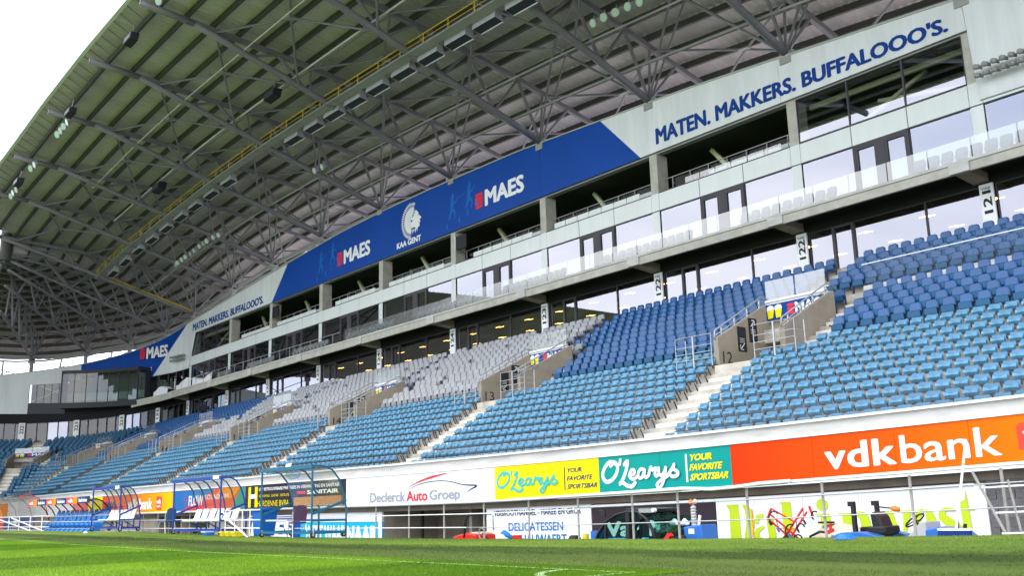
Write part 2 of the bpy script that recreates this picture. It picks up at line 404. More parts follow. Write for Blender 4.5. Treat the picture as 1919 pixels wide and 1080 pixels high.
def poly2(mb, pts, fn):
    mb.cnt = getattr(mb, 'cnt', 0) + 1
    n = len(mb.v); mb.v += [(lambda q_: (q_[0], q_[1] - .00012 * mb.cnt, q_[2]))(fn(*p)) for p in pts]; mb.f.append(tuple(range(n, n + len(pts))))

# ================================================================== GROUND
def gz(x, y):
    base = -.85 + min(.11, .0035 * max(0., -22 - x))
    lip = lerpt(x, [-100, -60, -45, -37, -30, -20, -14, -10, -7, 0], [-.68, -.68, -.70, -.77, -.82, -.80, -.75, -.69, -.63, -.52])
    lp2 = lerpt(x, [-100, -65, -44, -30, -15.4, -11, -7.3, 0], [-.88, -.86, -.85, -.90, -.81, -.75, -.67, -.53])
    k = max(0., min(1., (y - 15.35) / .95)); lip = lip + (lp2 - lip) * k
    t = max(0., min(1., (y - 10.6) / 4.2)); t = t * t * (3 - 2 * t)
    return base + (lip - base) * t
def ty(x):      # the touchline
    return 9.1 + .0012 * max(0., -22 - x) ** 2
CX, CY = -8.75, 9.1   # corner of the pitch
def sheet(name, m, xs, yfun0, yfun1, ny, off=0, kind='structure'):
    mb = MB(); ny = max(1, ny)
    for x in xs:
        a, b = yfun0(x), yfun1(x)
        for j in range(ny + 1):
            y = a + (b - a) * j / ny; mb.v.append((x, y, gz(x, y) + off))
    for i in range(len(xs) - 1):
        for j in range(ny):
            a = i * (ny + 1) + j; mb.f.append((a, a + ny + 1, a + ny + 2, a + 1))
    o = mb.build(name, m, smooth=True); o['kind'] = kind; return o
xsg = list(np.concatenate([np.linspace(-101, -40, 40), np.linspace(-39, 14, 90)]))
edge = lambda x: ty(x) + .5
def pit_edge(x):
    if x > CX + .55: return -2.
    return edge(x)
xp = sorted([x for x in xsg if x <= CX + .5] + [CX + .5])
sheet('pitch_grass', 'pitch_turf', xp, lambda x: -59, edge, 60, .004)
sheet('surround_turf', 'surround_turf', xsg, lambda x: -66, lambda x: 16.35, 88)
# far ground under and round the stadium
g = MB(); g.quad((-400, -400, -2.3), (400, -400, -2.3), (400, 400, -2.3), (-400, 400, -2.3)).build('ground', 'path_grey', kind='structure')
g = MB(ident).box(-101, 16.35, -2.2, 14, 16.5, -1.9); g = MB()
xs_ = np.linspace(-101, 14, 60)
for i, x in enumerate(xs_):
    g.v += [(x, 16.35, gz(x, 16.3)), (x, 16.5, gz(x, 16.3) - .01), (x, 16.5, -1.9)]
for i in range(len(xs_) - 1):
    a = i * 3; g.f += [(a, a + 3, a + 4, a + 1), (a + 1, a + 4, a + 5, a + 2)]
o = g.build('turf_edge_kerb', 'concrete'); o['kind'] = 'structure'
g = MB(); g.quad((-101, 16.49, -1.9), (14, 16.49, -1.9), (14, 22.4, -1.9), (-101, 22.4, -1.9)).build('service_path', 'path_grey', kind='structure')
# painted lines: touchline, quadrant arc, goal line
ln = MB()
def line_strip(pts, w, off=.010):
    for i in range(len(pts) - 1):
        (x0, y0), (x1, y1) = pts[i], pts[i + 1]; d = Vector((x1 - x0, y1 - y0)).normalized(); n = Vector((-d.y, d.x)) * w / 2
        ln.quad(*[(a + sx * n.x, b + sx * n.y, gz(a, b) + off) for a, b, sx in ((x0, y0, -1), (x1, y1, -1), (x1, y1, 1), (x0, y0, 1))])
line_strip([(x, ty(x)) for x in np.linspace(-100, CX, 80)], .09)
line_strip([(CX, CY + .06 - .2 * k) for k in range(60)], .12, .012)
line_strip([(CX - 1.15 * math.cos(t), CY - 1.15 * math.sin(t)) for t in np.linspace(0, math.pi / 2, 14)], .12, .014)
ln.build('pitch_lines', 'turf_line', kind='structure')
# individual grass blades near the camera-side edge of the pitch and along the turf lip (one mass nobody could count)
def blades(name, m, n, xf, yf, h0, h1, w):
    x = xf(n); y = yf(n, x); z = np.array([gz(a, b) for a, b in zip(x, y)]); th = RNG.rand(n) * 6.28
    h = h0 + RNG.rand(n) * (h1 - h0); lean = (RNG.rand(n, 2) - .5) * h[:, None] * .9
    v = np.zeros((n, 3, 3)); dx = np.cos(th) * w / 2; dy = np.sin(th) * w / 2
    v[:, 0] = np.stack([x - dx, y - dy, z], 1); v[:, 1] = np.stack([x + dx, y + dy, z], 1); v[:, 2] = np.stack([x + lean[:, 0], y + lean[:, 1], z + h], 1)
    me = bpy.data.meshes.new(name); me.vertices.add(3 * n); me.vertices.foreach_set('co', v.ravel())
    me.loops.add(3 * n); me.loops.foreach_set('vertex_index', np.arange(3 * n, dtype=np.int32)); me.polygons.add(n)
    me.polygons.foreach_set('loop_start', np.arange(0, 3 * n, 3, dtype=np.int32)); me.polygons.foreach_set('loop_total', np.full(n, 3, dtype=np.int32))
    me.update(); me.materials.append(MATS[m]); o = bpy.data.objects.new(name, me); C.objects.link(o); o['kind'] = 'stuff'; return o
o = blades('pitch_grass_blades', 'pitch_turf', 260000, lambda n: CX + .5 - 34 * RNG.rand(n) ** 1.7, lambda n, x: np.minimum(np.array([edge(a) for a in x]) - .02, 2.5 + 7.2 * RNG.rand(n) ** .7) , .012, .035, .010)
tag(o, 'bright green mown grass of the pitch near the corner', 'grass')
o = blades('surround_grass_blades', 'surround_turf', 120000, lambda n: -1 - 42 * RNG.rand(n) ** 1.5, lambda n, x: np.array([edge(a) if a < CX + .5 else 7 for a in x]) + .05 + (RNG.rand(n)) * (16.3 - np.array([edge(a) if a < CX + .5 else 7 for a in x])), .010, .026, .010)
tag(o, 'duller olive turf between the touchline and the railing', 'grass')

# ================================================================== GRANDSTAND
VOM = [-22.3, -36.3, -50.6, -64.2, -77.4, -89.8, -103.6, -117.5]
VWID = [2.7] * 6 + [4.2, 5.2]
def rowL(k): return 22.32 + .58 * (k - 1), 1.10 + .327 * (k - 1)      # light rows 1..12: Y, tread z
def rowC(c): return 29.45 + .69 * c, 5.10 + .395 * c                  # club rows 0..10
UMIN, UMAX = -185., 6.
def aisles(Y, upper=False):
    """gaps in u along a row"""
    out = []
    for i, (v, w) in enumerate(zip(VOM, VWID)):
        q = w / 2.7
        if Y < 28.2: out.append((v + .05 * q, v + 1.8 * q))
        elif Y < 31.35: out.append((v - .2, v + w + .95 * q))
        elif Y < 32.5: out.append((v + w + .2 * q, v + w + .95 * q))
        else: out.append((v + .3 * q, v + 1.2 * q))
    return out
stand = thing('grandstand', 'concrete seating bowl of the long main stand with stepped rows and aisles', 'grandstand', loc=(-50, 22, -1.9))
def span_minus(a, b, gaps):
    pts = [(a, b)]
    for g0, g1 in gaps:
        nx = []
        for p, q in pts:
            if g1 <= p or g0 >= q: nx.append((p, q))
            else:
                if g0 > p: nx.append((p, g0))
                if g1 < q: nx.append((g1, q))
        pts = nx
    return pts
for k in range(1, 13):
    Y, z = rowL(k); gaps = [(v - .0, v + w) for v, w in zip(VOM, VWID)] if k == 12 else []
    mb = MB(SP)
    for a, b in span_minus(UMIN, UMAX, gaps): mb.box(a, max(22.31, Y - .42), z - .45, b, Y + .185, z, 1.2)
    mb.build('terrace_step', 'terrace_concrete', stand)
for c in range(0, 12):
    Y, z = rowC(c); gaps = [(v - .0, v + w) for v, w in zip(VOM, VWID)] if c < 3 else []
    mb = MB(SP)
    for a, b in span_minus(UMIN, UMAX, gaps): mb.box(a, Y - .51 - (.08 if c == 0 else 0), z - .5, b, Y + (.205 if c < 11 else 1.8), z, 1.2)
    mb.build('terrace_step', 'terrace_concrete', stand)
# aisle stairs (cream treads, half steps)
for i, (v, w) in enumerate(zip(VOM, VWID)):
    q = w / 2.7
    fl = MB(SP)
    for k in range(1, 12):
        Y, z = rowL(k); fl.box(v + .12 * q, max(22.32, Y - .415), z + .004, v + 1.72 * q, Y + .16, z + .012, 1); fl.box(v + .12 * q, Y - .13, z + .004, v + 1.72 * q, Y + .155, z + .165, 1)
    fl.build('aisle_stairs', 'aisle_paint', stand)
    fu = MB(SP)
    for c in range(-1, 5):
        Y, z = (28.75, 4.70) if c < 0 else rowC(c)
        fu.box(v + w + .22 * q, Y - .5, z + .004, v + w + .9 * q, Y + .18, z + .012, 1); fu.box(v + w + .22 * q, Y - .16, z + .004, v + w + .9 * q, Y + .175, z + .2, 1)
    for c in range(5, 11):
        Y, z = rowC(c); fu.box(v + .34 * q, Y - .5, z + .004, v + 1.16 * q, Y + .18, z + .012, 1); fu.box(v + .34 * q, Y - .16, z + .004, v + 1.16 * q, Y + .175, z + .2, 1)
    fu.build('aisle_stairs', 'aisle_paint', stand)
# front wall: parapet, white trim, fascia behind the boards
def strip(name, m, u0, u1, Y0, Y1, z0, z1, parent=stand, seg=1.2, W=SP):
    return MB(W).box(u0, Y0, z0, u1, Y1, z1, seg).build(name, m, parent)
strip('parapet', 'stained_white', UMIN, UMAX, 22.00, 22.24, 1.56, 1.86)
strip('parapet_coping', 'panel_white', UMIN, UMAX, 21.93, 22.26, 1.86, 1.93)
strip('board_trim', 'print_white', UMIN, UMAX, 21.90, 22.02, 1.50, 1.56)
strip('board_trim', 'print_white', UMIN, UMAX, 21.88, 22.02, .33, .40)
strip('front_wall', 'white_wall', UMIN, UMAX, 22.02, 22.3, .40, 1.56)
strip('wall_beam', 'beam_brown', -35.36, UMAX, 22.12, 22.4, .12, .33)
strip('wall_beam', 'beam_brown', UMIN, -35.36, 22.12, 22.4, .12, .33)
for a, b in ((UMIN, -60.9), (-53.2, -35.36), (-28.4, UMAX)): strip('lower_wall', 'wall_concrete', a, b, 22.3, 22.5, -2.0, .12)
# glass balustrade on the parapet
gb = thing('parapet_balustrade', 'low clear glass balustrade on top of the parapet in front of the first row', 'balustrade', loc=(-20, 22.1, 1.9))
u = -96.
while u < 4:
    MB(SP).box(u + .02, 22.08, 1.93, u + 2.46, 22.095, 2.40, 1.3).build('glass_panel', 'clear_glass', gb); u += 2.5

# ---- seats ---------------------------------------------------------------
def seat_light_parts():
    b = MB(); n = 6
    def shell(zs, ys, ws, th):
        rows = []
        for z, y, w in zip(zs, ys, ws):
            rows.append([(w * (i / n - .5), y + .045 * (1 - (2 * i / n - 1) ** 2) , z) for i in range(n + 1)])
        base = len(b.v)
        for off in (0, th):
            for r_ in rows:
                b.v += [(x, y + off, z) for x, y, z in r_]
        m = n + 1; L = len(rows)
        for l in range(L - 1):
            for i in range(n):
                a = base + l * m + i; b.f.append((a, a + 1, a + m + 1, a + m)); a += L * m; b.f.append((a + 1, a, a + m, a + m + 1))
        for i in range(n):
            a = base + (L - 1) * m + i; b.f.append((a, a + 1, a + 1 + L * m, a + L * m))
        for l in range(L - 1):
            for i in (0, n):
                a = base + l * m + i; q = (a, a + m, a + m + L * m, a + L * m); b.f.append(q if i == 0 else q[::-1])
    shell([.45, .52, .60, .665, .69], [.0, .025, .045, .06, .08], [.33, .365, .38, .37, .30], .018)
    back = b
    p = MB()     # folded seat pan, a shallow V-shaped shell tipped up in front of the back
    xs = [-.18, -.09, 0, .09, .18]; dv = [0, -.035, -.06, -.035, 0]
    top = [(x, -.045 + d * .6, .595 - abs(d) * .9) for x, d in zip(xs, dv)]
    mid = [(x * .98, -.075 + d, .50) for x, d in zip(xs, dv)]; bot = [(x * .90, -.035 + d * .5, .435) for x, d in zip(xs, dv)]
    for L_ in (top, mid, bot): p.v += L_
    for L_ in (top, bot): p.v += [(x, y + .06, z) for x, y, z in L_]
    for l in range(2):
        for i in range(4): a = l * 5 + i; p.f.append((a + 5, a + 6, a + 1, a))
    for i in range(4): p.f.append((i, i + 1, 16 + i, 15 + i)); p.f.append((10 + i + 1, 10 + i, 20 + i, 21 + i))
    for i in (0, 4):
        p.f.append((i, 5 + i, 10 + i, 20 + i, 15 + i) if i else (i, 15 + i, 20 + i, 10 + i, 5 + i))
    fr = MB(); fr.box(-.20, -.03, .40, .20, .03, .43); fr.bar((-.16, .0, .37), (-.16, .17, .05), .03); fr.bar((.16, .0, .37), (.16, .17, .05), .03)
    return back, p, fr
def seat_club_parts(grey=False):
    b = MB(); k_ = 1.0 if grey else .88; pr = [(x * k_, z) for x, z in [(-.215, .42), (-.235, .60), (-.235, .79), (-.205, .86), (-.14, .89), (.14, .89), (.205, .86), (.235, .79), (.235, .60), (.215, .42)]]
    n = len(pr); lean = lambda z: .10 * (z - .4)
    b.v += [(x, .0 + lean(z), z) for x, z in pr] + [(x * .86, -.035 + lean(z), .42 + (z - .42) * .94) for x, z in pr] + [(x, .07 + lean(z), z) for x, z in pr]
    for i in range(n):
        j = (i + 1) % n; b.f += [(i, n + i, n + j, j)][::1]; b.f.append((i, j, 2 * n + j, 2 * n + i))
    b.f.append(tuple(range(2 * n - 1, n - 1, -1))); b.f.append(tuple(range(2 * n, 3 * n)))
    p = MB(); z0, z1 = .36, (.62 if not grey else .60)
    p.v += [(-.20, -.06, z0), (.20, -.06, z0), (.21, -.11, z0 + .05), (.21, -.13, z1 - .04), (.19, -.09, z1), (-.19, -.09, z1), (-.21, -.13, z1 - .04), (-.21, -.11, z0 + .05), (-.20, .0, z0), (.20, .0, z0), (.20, .0, z1 - .02), (-.20, .0, z1 - .02)]
    p.f += [(1, 0, 7, 2), (2, 7, 6, 3), (3, 6, 5, 4), (4, 5, 11, 10), (0, 1, 9, 8), (1, 2, 3, 4, 10, 9), (0, 8, 11, 5, 6, 7)]
    a = MB()
    for sx in (-1, 1): a.box(sx * .245, -.16, .56, sx * .275, .05, .61); a.box(sx * .25, -.05, .02, sx * .27, .05, .56)
    return b, p, a
LP, CP, GP = seat_light_parts(), seat_club_parts(), seat_club_parts(True)
for mb_ in LP + CP + GP: pass
seats = []   # (kind, u, Y, z, rowlabel)
def fill(kind_of, Y, z, pitch, gaps, lab, half):
    r_eff = max(.5, Y - 20)
    for a, b in span_minus(-97., UMAX - .5, [(g0, g1) for g0, g1 in gaps]):
        n = int((b - a + .02) / pitch)
        if n < 1: continue
        # align to the right end of the block
        for i in range(n):
            u_ = b - (b - a - n * pitch) / 2 - pitch * (i + .5); k = kind_of(u_)
            if k and not (k == 'G' and random.random() < .035): seats.append((k, u_, Y, z, lab))
    pc = pitch * 18. / r_eff if Y - 20 > 2 else 9
    if Y - 20 > 2.2:
        for a, b in span_minus(-97 - 28.2, -97., gaps):
            n = int((b - a) / pc)
            for i in range(n):
                u_ = b - pc * (i + .5); k = kind_of(u_)
                if k: seats.append((k, u_, Y, z, lab))
    for a, b in span_minus(-138., -97 - 28.2, gaps):
        n = int((b - a) / pitch)
        for i in range(n): seats.append((kind_of(b - pitch * (i + .5)) or 'T', b - pitch * (i + .5), Y, z, lab))
ORD = ['first', 'second', 'third', 'fourth', 'fifth', 'sixth', 'seventh', 'eighth', 'ninth', 'tenth', 'eleventh', 'twelfth']
CORNER_AISLES_L = [(-112.6, -110.6)]
for k in range(1, 13):
    Y, z = rowL(k); gaps = aisles(Y) + ([] if True else [])
    if k >= 12: pass
    fill(lambda u_: 'L' if u_ > -110.8 else 'T', Y, z, .48, gaps, k, 0)
def ckind(c):
    def f(u_):
        if u_ > -18.6 and c == 5: return None
        if -21.0 < u_ <= -18.6 and c == 5: return None
        if c >= 5:
            bl = -34.9; gl = -74.4 + (c - 10) * -.0
            gl = lerpt(c, [4, 10], [-71.8, -75.2])
        else: bl = VOM[1] + 2.7; gl = -77.3
        if u_ > bl: return 'B'
        if u_ > gl: return 'G'
        return 'B' if u_ > -100 else 'T'
    return f
for c in range(0, 11):
    Y, z = rowC(c); fill(ckind(c), Y, z, .55, aisles(Y), 20 + c, 0)
def seat_mat(u_, Y, z):
    p = Vector(SP(u_, Y, z)); q = Vector(SP(u_ - .3, Y, z)); q2 = Vector(SP(u_ + .3, Y, z)); d = q2 - q; return p, math.atan2(d.y, d.x)
info = []
for (k, u_, Y, z, lab) in seats:
    p, a = seat_mat(u_, Y, z); c_ = rot.transposed() @ p
    depth = -c_.z; px = F * c_.x / depth if depth > 0 else 9e9; py = F * c_.y / depth if depth > 0 else 9e9
    info.append((p.length if (depth > 0 and abs(px) < 1010 and abs(py) < 600) else 9e3, k, p, a, lab, u_))
info.sort(key=lambda t: t[0])
lim = {'L': 300, 'B': 300, 'G': 290, 'T': 0}; cnt = dict(L=0, B=0, G=0, T=0)
bulk = {'L': [], 'B': [], 'G': [], 'T': []}
# materials with a little per-seat variation
def vary(m, amt=.16):
    t = MATS[m].node_tree; p = t.nodes['Principled BSDF']; oi = t.nodes.new('ShaderNodeObjectInfo'); hs = t.nodes.new('ShaderNodeHueSaturation')
    mr = t.nodes.new('ShaderNodeMath'); mr.operation = 'MULTIPLY_ADD'; mr.inputs[1].default_value = amt; mr.inputs[2].default_value = 1 - amt / 2
    lk = p.inputs['Base Color'].links
    if lk: t.links.new(lk[0].from_socket, hs.inputs['Color'])
    else: hs.inputs['Color'].default_value = p.inputs['Base Color'].default_value
    t.links.new(oi.outputs['Random'], mr.inputs[0]); t.links.new(mr.outputs[0], hs.inputs['Value']); t.links.new(hs.outputs[0], p.inputs['Base Color'])
for m_ in ('block_grey', 'seat_light', 'seat_light_sheen', 'club_blue', 'club_teal', 'club_grey'): vary(m_)
def proto(name, parts, mats_, names, label, cat):
    root = thing(name, label, cat, world=False)
    for mb_, m_, n_ in zip(parts, mats_, names): mb_.build(n_, m_, root, smooth=False)
    return root
PR = {'L': proto('stadium_chair', LP, ('seat_light', 'seat_light_sheen', 'seat_metal'), ('backrest', 'seat_pan', 'bracket'), 'x', 'seat'),
      'B': proto('club_chair', CP, ('club_blue', 'club_teal', 'club_dark'), ('backrest', 'seat_pan', 'armrest'), 'x', 'seat'),
      'G': proto('covered_chair', GP, ('club_grey', 'club_grey_pan', 'club_dark'), ('backrest', 'seat_pan', 'armrest'), 'x', 'seat')}
for ch in PR['L'].children: ch.data.shade_flat()
for dist, k, p, a, lab, u_ in info:
    if dist < 8e3 and cnt[k] < lim[k]:
        first = cnt[k] == 0; cnt[k] += 1
        o = PR[k] if first else copy_tree(PR[k])
        o.location = p; o.rotation_euler = (0, 0, a)
        if lab < 20:
            blk = 'right of the stairs' if u_ > VOM[0] + .9 else 'left of the stairs'
            o['label'] = 'pale blue seat, %s row up from the parapet, %s' % (ORD[lab - 1], blk); o['group'] = 'pale blue seats, row %s %s' % (ORD[lab - 1], blk)
        elif k == 'B':
            blk = 'right of entrance 12' if u_ > VOM[0] + 1.2 else 'left of entrance 12'
            o['label'] = 'dark blue padded seat, %s row from below, %s' % (ORD[lab - 20], blk); o['group'] = 'dark blue padded seats, row %s %s' % (ORD[lab - 20], blk)
        else:
            blk = 'right of entrance 14' if u_ > VOM[2] + 1.2 else 'left of entrance 14'
            o['label'] = 'grey covered seat, %s row from below, %s' % (ORD[lab - 20], blk); o['group'] = 'light grey covered seats, row %s %s' % (ORD[lab - 20], blk)
    else: bulk[k].append((p, a))
def scatter(name, parts, ps, m_, label, cat):
    v = np.array([q for mb_ in parts for q in mb_.v], dtype=float); fs = []; off = 0
    for mb_ in parts: fs += [tuple(i + off for i in f) for f in mb_.f]; off += len(mb_.v)
    n = len(ps); P = np.array([tuple(p) for p, a in ps]); A = np.array([a for p, a in ps])
    ca, sa = np.cos(A)[:, None], np.sin(A)[:, None]
    V = np.stack([v[None, :, 0] * ca - v[None, :, 1] * sa, v[None, :, 0] * sa + v[None, :, 1] * ca, np.repeat(v[None, :, 2], n, 0)], 2) + P[:, None, :]
    lt = np.array([len(f) for f in fs], dtype=np.int32); li = np.array([i for f in fs for i in f], dtype=np.int64)
    LI = (li[None, :] + (np.arange(n) * len(v))[:, None]).ravel().astype(np.int32); LT = np.tile(lt, n)
    me = bpy.data.meshes.new(name); me.vertices.add(V.size // 3); me.vertices.foreach_set('co', V.ravel()); me.loops.add(len(LI)); me.loops.foreach_set('vertex_index', LI)
    me.polygons.add(len(LT)); ls = np.concatenate([[0], np.cumsum(LT)[:-1]]).astype(np.int32); me.polygons.foreach_set('loop_start', ls); me.polygons.foreach_set('loop_total', LT)
    mi = []
    for i, mb_ in enumerate(parts): mi += [i] * len(mb_.f)
    me.polygons.foreach_set('material_index', np.tile(np.array(mi, dtype=np.int32), n)); me.update()
    for m in m_: me.materials.append(MATS[m])
    o = bpy.data.objects.new(name, me); C.objects.link(o); o['kind'] = 'stuff'; tag(o, label, cat); return o
scatter('pale_blue_seat_rows', LP, bulk['L'], ('seat_light', 'seat_light_sheen', 'seat_metal'), 'rows of pale blue seats further along the lower tier', 'seat rows')
scatter('dark_blue_seat_rows', CP, bulk['B'], ('club_blue', 'club_teal', 'club_dark'), 'rows of dark blue padded seats further along the upper rows', 'seat rows')
scatter('grey_seat_rows', GP, bulk['G'], ('club_grey', 'club_grey_pan', 'club_dark'), 'rows of grey covered seats further along the upper rows', 'seat rows')
scatter('corner_seat_rows', CP, bulk['T'], ('far_teal_seat', 'far_teal_seat', 'club_dark'), 'rows of dark teal seats in the far corner', 'seat rows')
# dark rail under every row of pale seats
for k in range(1, 13):
    Y, z = rowL(k); mb = MB(SP)
    for a, b in span_minus(-97., UMAX - .5, aisles(Y)): mb.box(a + .03, Y - .04, z + .395, b - .03, Y + .015, z + .42, 2.)
    mb.build('seat_rail', 'seat_metal', stand)

# ================================================================== FACADE
XC = [-96.8, -87.4, -78.9, -69.9, -60.8, -51.7, -42.5, -33.5, -24.75, -16.3, -7.8, .6]
fac = thing('lounge_facade', 'three storey glazed lounge building along the top of the long stand', 'building', loc=(-55, 39, 9.5))
YF = 38.
# storey slabs, black soffit band, transom, sill
strip('floor_slab', 'wall_concrete', UMIN, UMAX, 37.2, 44, 9.3, 9.66, fac, 2)
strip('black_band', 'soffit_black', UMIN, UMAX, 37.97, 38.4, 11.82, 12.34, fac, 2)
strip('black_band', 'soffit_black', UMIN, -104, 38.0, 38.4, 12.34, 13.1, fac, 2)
strip('lounge_ceiling', 'interior_brown', UMIN, UMAX, 38.4, 46.4, 11.80, 11.95, fac, 2)
strip('lounge_floor', 'interior_brown', UMIN, UMAX, 38.1, 46.4, 9.66, 9.70, fac, 2)
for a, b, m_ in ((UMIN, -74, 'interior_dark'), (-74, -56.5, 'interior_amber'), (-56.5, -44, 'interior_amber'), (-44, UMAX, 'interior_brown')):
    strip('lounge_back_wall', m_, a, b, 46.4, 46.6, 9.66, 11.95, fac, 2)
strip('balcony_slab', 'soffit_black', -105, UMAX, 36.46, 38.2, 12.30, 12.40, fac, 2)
strip('balcony_edge_beam', 'pillar_concrete', -105, UMAX, 36.3, 36.46, 12.03, 12.40, fac, 2)
strip('balcony_edge', 'stained_white', -105, UMAX, 36.24, 36.36, 12.40, 12.52, fac, 2)
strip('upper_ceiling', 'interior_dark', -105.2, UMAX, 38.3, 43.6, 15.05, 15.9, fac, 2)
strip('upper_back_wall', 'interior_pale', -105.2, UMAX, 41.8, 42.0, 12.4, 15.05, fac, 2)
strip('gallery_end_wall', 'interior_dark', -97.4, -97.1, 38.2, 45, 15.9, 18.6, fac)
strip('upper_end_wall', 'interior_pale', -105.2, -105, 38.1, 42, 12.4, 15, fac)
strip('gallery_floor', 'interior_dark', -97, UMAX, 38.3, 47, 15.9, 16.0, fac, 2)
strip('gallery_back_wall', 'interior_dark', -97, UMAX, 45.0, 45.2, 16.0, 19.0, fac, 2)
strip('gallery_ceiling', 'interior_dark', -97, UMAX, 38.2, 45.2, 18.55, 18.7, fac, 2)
strip('bounce_roof', 'roof_membrane', UMIN, UMAX, 38.3, 60, 18.3 - 3, 18.32 - 3, fac, 3) if False else None
strip('bounce_roof', 'roof_membrane', -97, 30, 38.3, 62, 18.71, 18.85, fac, 3)  # unseen pale slab added to bounce skylight up under the stadium roof
strip('lintel_beam', 'steel_mid', -97, -16.1, 38.05, 38.45, 18.30, 18.42, fac, 2)
for i, x in enumerate(XC):
    MB(SP).box(x - .26, 38.02, 16.1, x + .26, 38.85, 18.32).build('pillar', 'pillar_concrete', fac)
    MB(SP).box(x - .26, 38.0, 12.4, x + .26, 38.3, 15.12).build('pillar_cladding', 'panel_white', fac)
    MB(SP).box(x - .26, 38.0, 15.18, x + .26, 38.3, 16.12).build('pillar_cladding', 'panel_white', fac)
    # concrete corbel under the balcony with a light end block
    MB(SP).extr([(36.47, 12.295), (37.96, 12.295), (37.96, 11.93), (36.47, 12.04)], x - .50, x + .10).build('corbel', 'wall_concrete', fac)
    MB(SP).box(x - .62, 36.22, 12.04, x + .18, 36.295, 12.39).build('corbel_block', 'stained_white', fac)
def pane(x0, x1, z0, z1, Y=38.06, nm='window_pane', m='window_glass', par=fac):
    return MB(SP).box(x0, Y, z0, x1, Y + .02, z1).build(nm, m, par)
def frame(x0, x1, z0, z1, w=.04, Y=38.0, d=.1, m='dark_frame', nm='window_frame', par=fac):
    mb = MB(SP); mb.box(x0, Y, z0, x0 + w, Y + d, z1); mb.box(x1 - w, Y, z0, x1, Y + d, z1); mb.box(x0 + w, Y, z0, x1 - w, Y + d, z0 + w); mb.box(x0 + w, Y, z1 - w, x1 - w, Y + d, z1)
    return mb.build(nm, m, par)
for i in range(len(XC) - 1):
    a, b = XC[i] + .26, XC[i + 1] - .26; w = (b - a) / 3
    for j in range(3):
        p, q = a + w * j, a + w * (j + 1)
        MB(SP).box(p + .02, 38.0, 15.18, q - .02, 38.25, 16.10).build('spandrel_panel', 'panel_white', fac)
        MB(SP).box(p - .02, 38.01, 12.4, p + .02, 38.12, 16.12).build('mullion', 'dark_frame', fac)
        if j == 1:       # double balcony door in a dark frame
            fr_ = frame(p + .02, q - .02, 12.45, 15.12, .10, 37.97, .14, nm='balcony_door')
            mid = (p + q) / 2
            MB(SP).box(mid - .20, 37.975, 12.55, mid + .20, 38.1, 15.02).build('door_post', 'dark_frame', fr_)
            for e in (0, 1):
                x0 = (p + .12 if e == 0 else mid + .2); x1 = (mid - .2 if e == 0 else q - .12)
                frame(x0, x1, 12.55, 15.02, .10, 37.985, .1, nm='door_leaf', par=fr_)
                pane(x0 + .1, x1 - .1, 12.65, 14.92, nm='door_glass', par=fr_)
        else: pane(p + .03, q - .03, 12.46, 15.12)
    MB(SP).box(a, 38.0, 15.12, b, 38.12, 15.18).build('transom', 'dark_frame', fac)
    MB(SP).box(a, 38.0, 16.10, b, 38.14, 16.16).build('sill', 'dark_frame', fac)
    # top storey
    if i in (0, 8):
        for j in range(3):
            p, q = a + w * j, a + w * (j + 1); mb_ = MB(SP); mb_.poly([(p + .03, 38.03, 16.2), (q - .03, 38.03, 16.2), (q - .03, 38.125, 18.28), (p + .03, 38.125, 18.28)]); mb_.build('window_pane', 'window_glass', fac); frame(p, q, 16.16, 18.3, .035)
        MB(SP).box(a + .1, 39.0, 18.0, b - .1, 39.15, 18.25).build('gallery_beam', 'pale_yellow_steel', fac)
        MB(SP).bar((a + .9, 39.6, 16.1), (a + 5.6, 39.6, 18.1), .16, .16).build('cross_brace', 'pale_yellow_steel', fac)
        MB(SP).bar((a + 3.2, 39.7, 17.55), (b - .1, 39.7, 16.7), .16, .16).build('cross_brace', 'pale_yellow_steel', fac)
    elif i < 9:
        MB(SP).bar((a + 2.0, 40.2, 18.4), (a + 3.9, 40.2, 16.1), .22, .22).build('diagonal_strut', 'pale_yellow_steel', fac)
        for n_ in range(7):
            x = a + .6 + n_ * (b - a - 1) / 6.; MB(SP).box(x - .02, 38.5, 16.1, x + .02, 38.54, 16.95).build('rail_post', 'steel_mid', fac)
        MB(SP).box(a + .1, 38.5, 16.95, b - .1, 38.54, 16.99, 2).build('rail', 'steel_mid', fac)
        pane(a + .5, b - .2, 16.3, 16.9, 38.6, 'rail_glass', 'clear_glass')
        k0, k1 = (a + 1.6, b - .15) if i % 2 else (a + .4, b - .8)
        MB(SP).box(k0 + .6, 39.6, 16.72, k1, 39.64, 17.06, 2).build('rear_desk', 'panel_white', fac)
        n_ = int((k1 - k0) / 1.0)
        for t in range(n_):
            MB(SP).box(k0 + t * 1.0 + .02, 38.3, 16.18, k0 + t * 1.0 + .96, 38.33, 16.60).build('press_desk_panel', 'pale_glass' if i > 6 else 'panel_white', fac)
    # balcony balustrade
bal = thing('balcony_balustrade', 'long frameless glass balustrade along the white edged balcony', 'balustrade', loc=(-50, 36.35, 12.5))
x = -96.5
while x < 4:
    if x > -63.5: MB(SP).box(x + .02, 36.38, 12.5, x + 1.72, 36.40, 13.36).build('glass_panel', 'pale_glass', bal)
    else:
        MB(SP).box(x, 36.38, 12.5, x + .035, 36.42, 13.3).build('rail_post', 'galvanised', bal)
    x += 1.75
MB(SP).tube([(x, 36.4, 13.3) for x in np.arange(-92, -62, 2)], .03, 6).build('handrail', 'galvanised', bal)
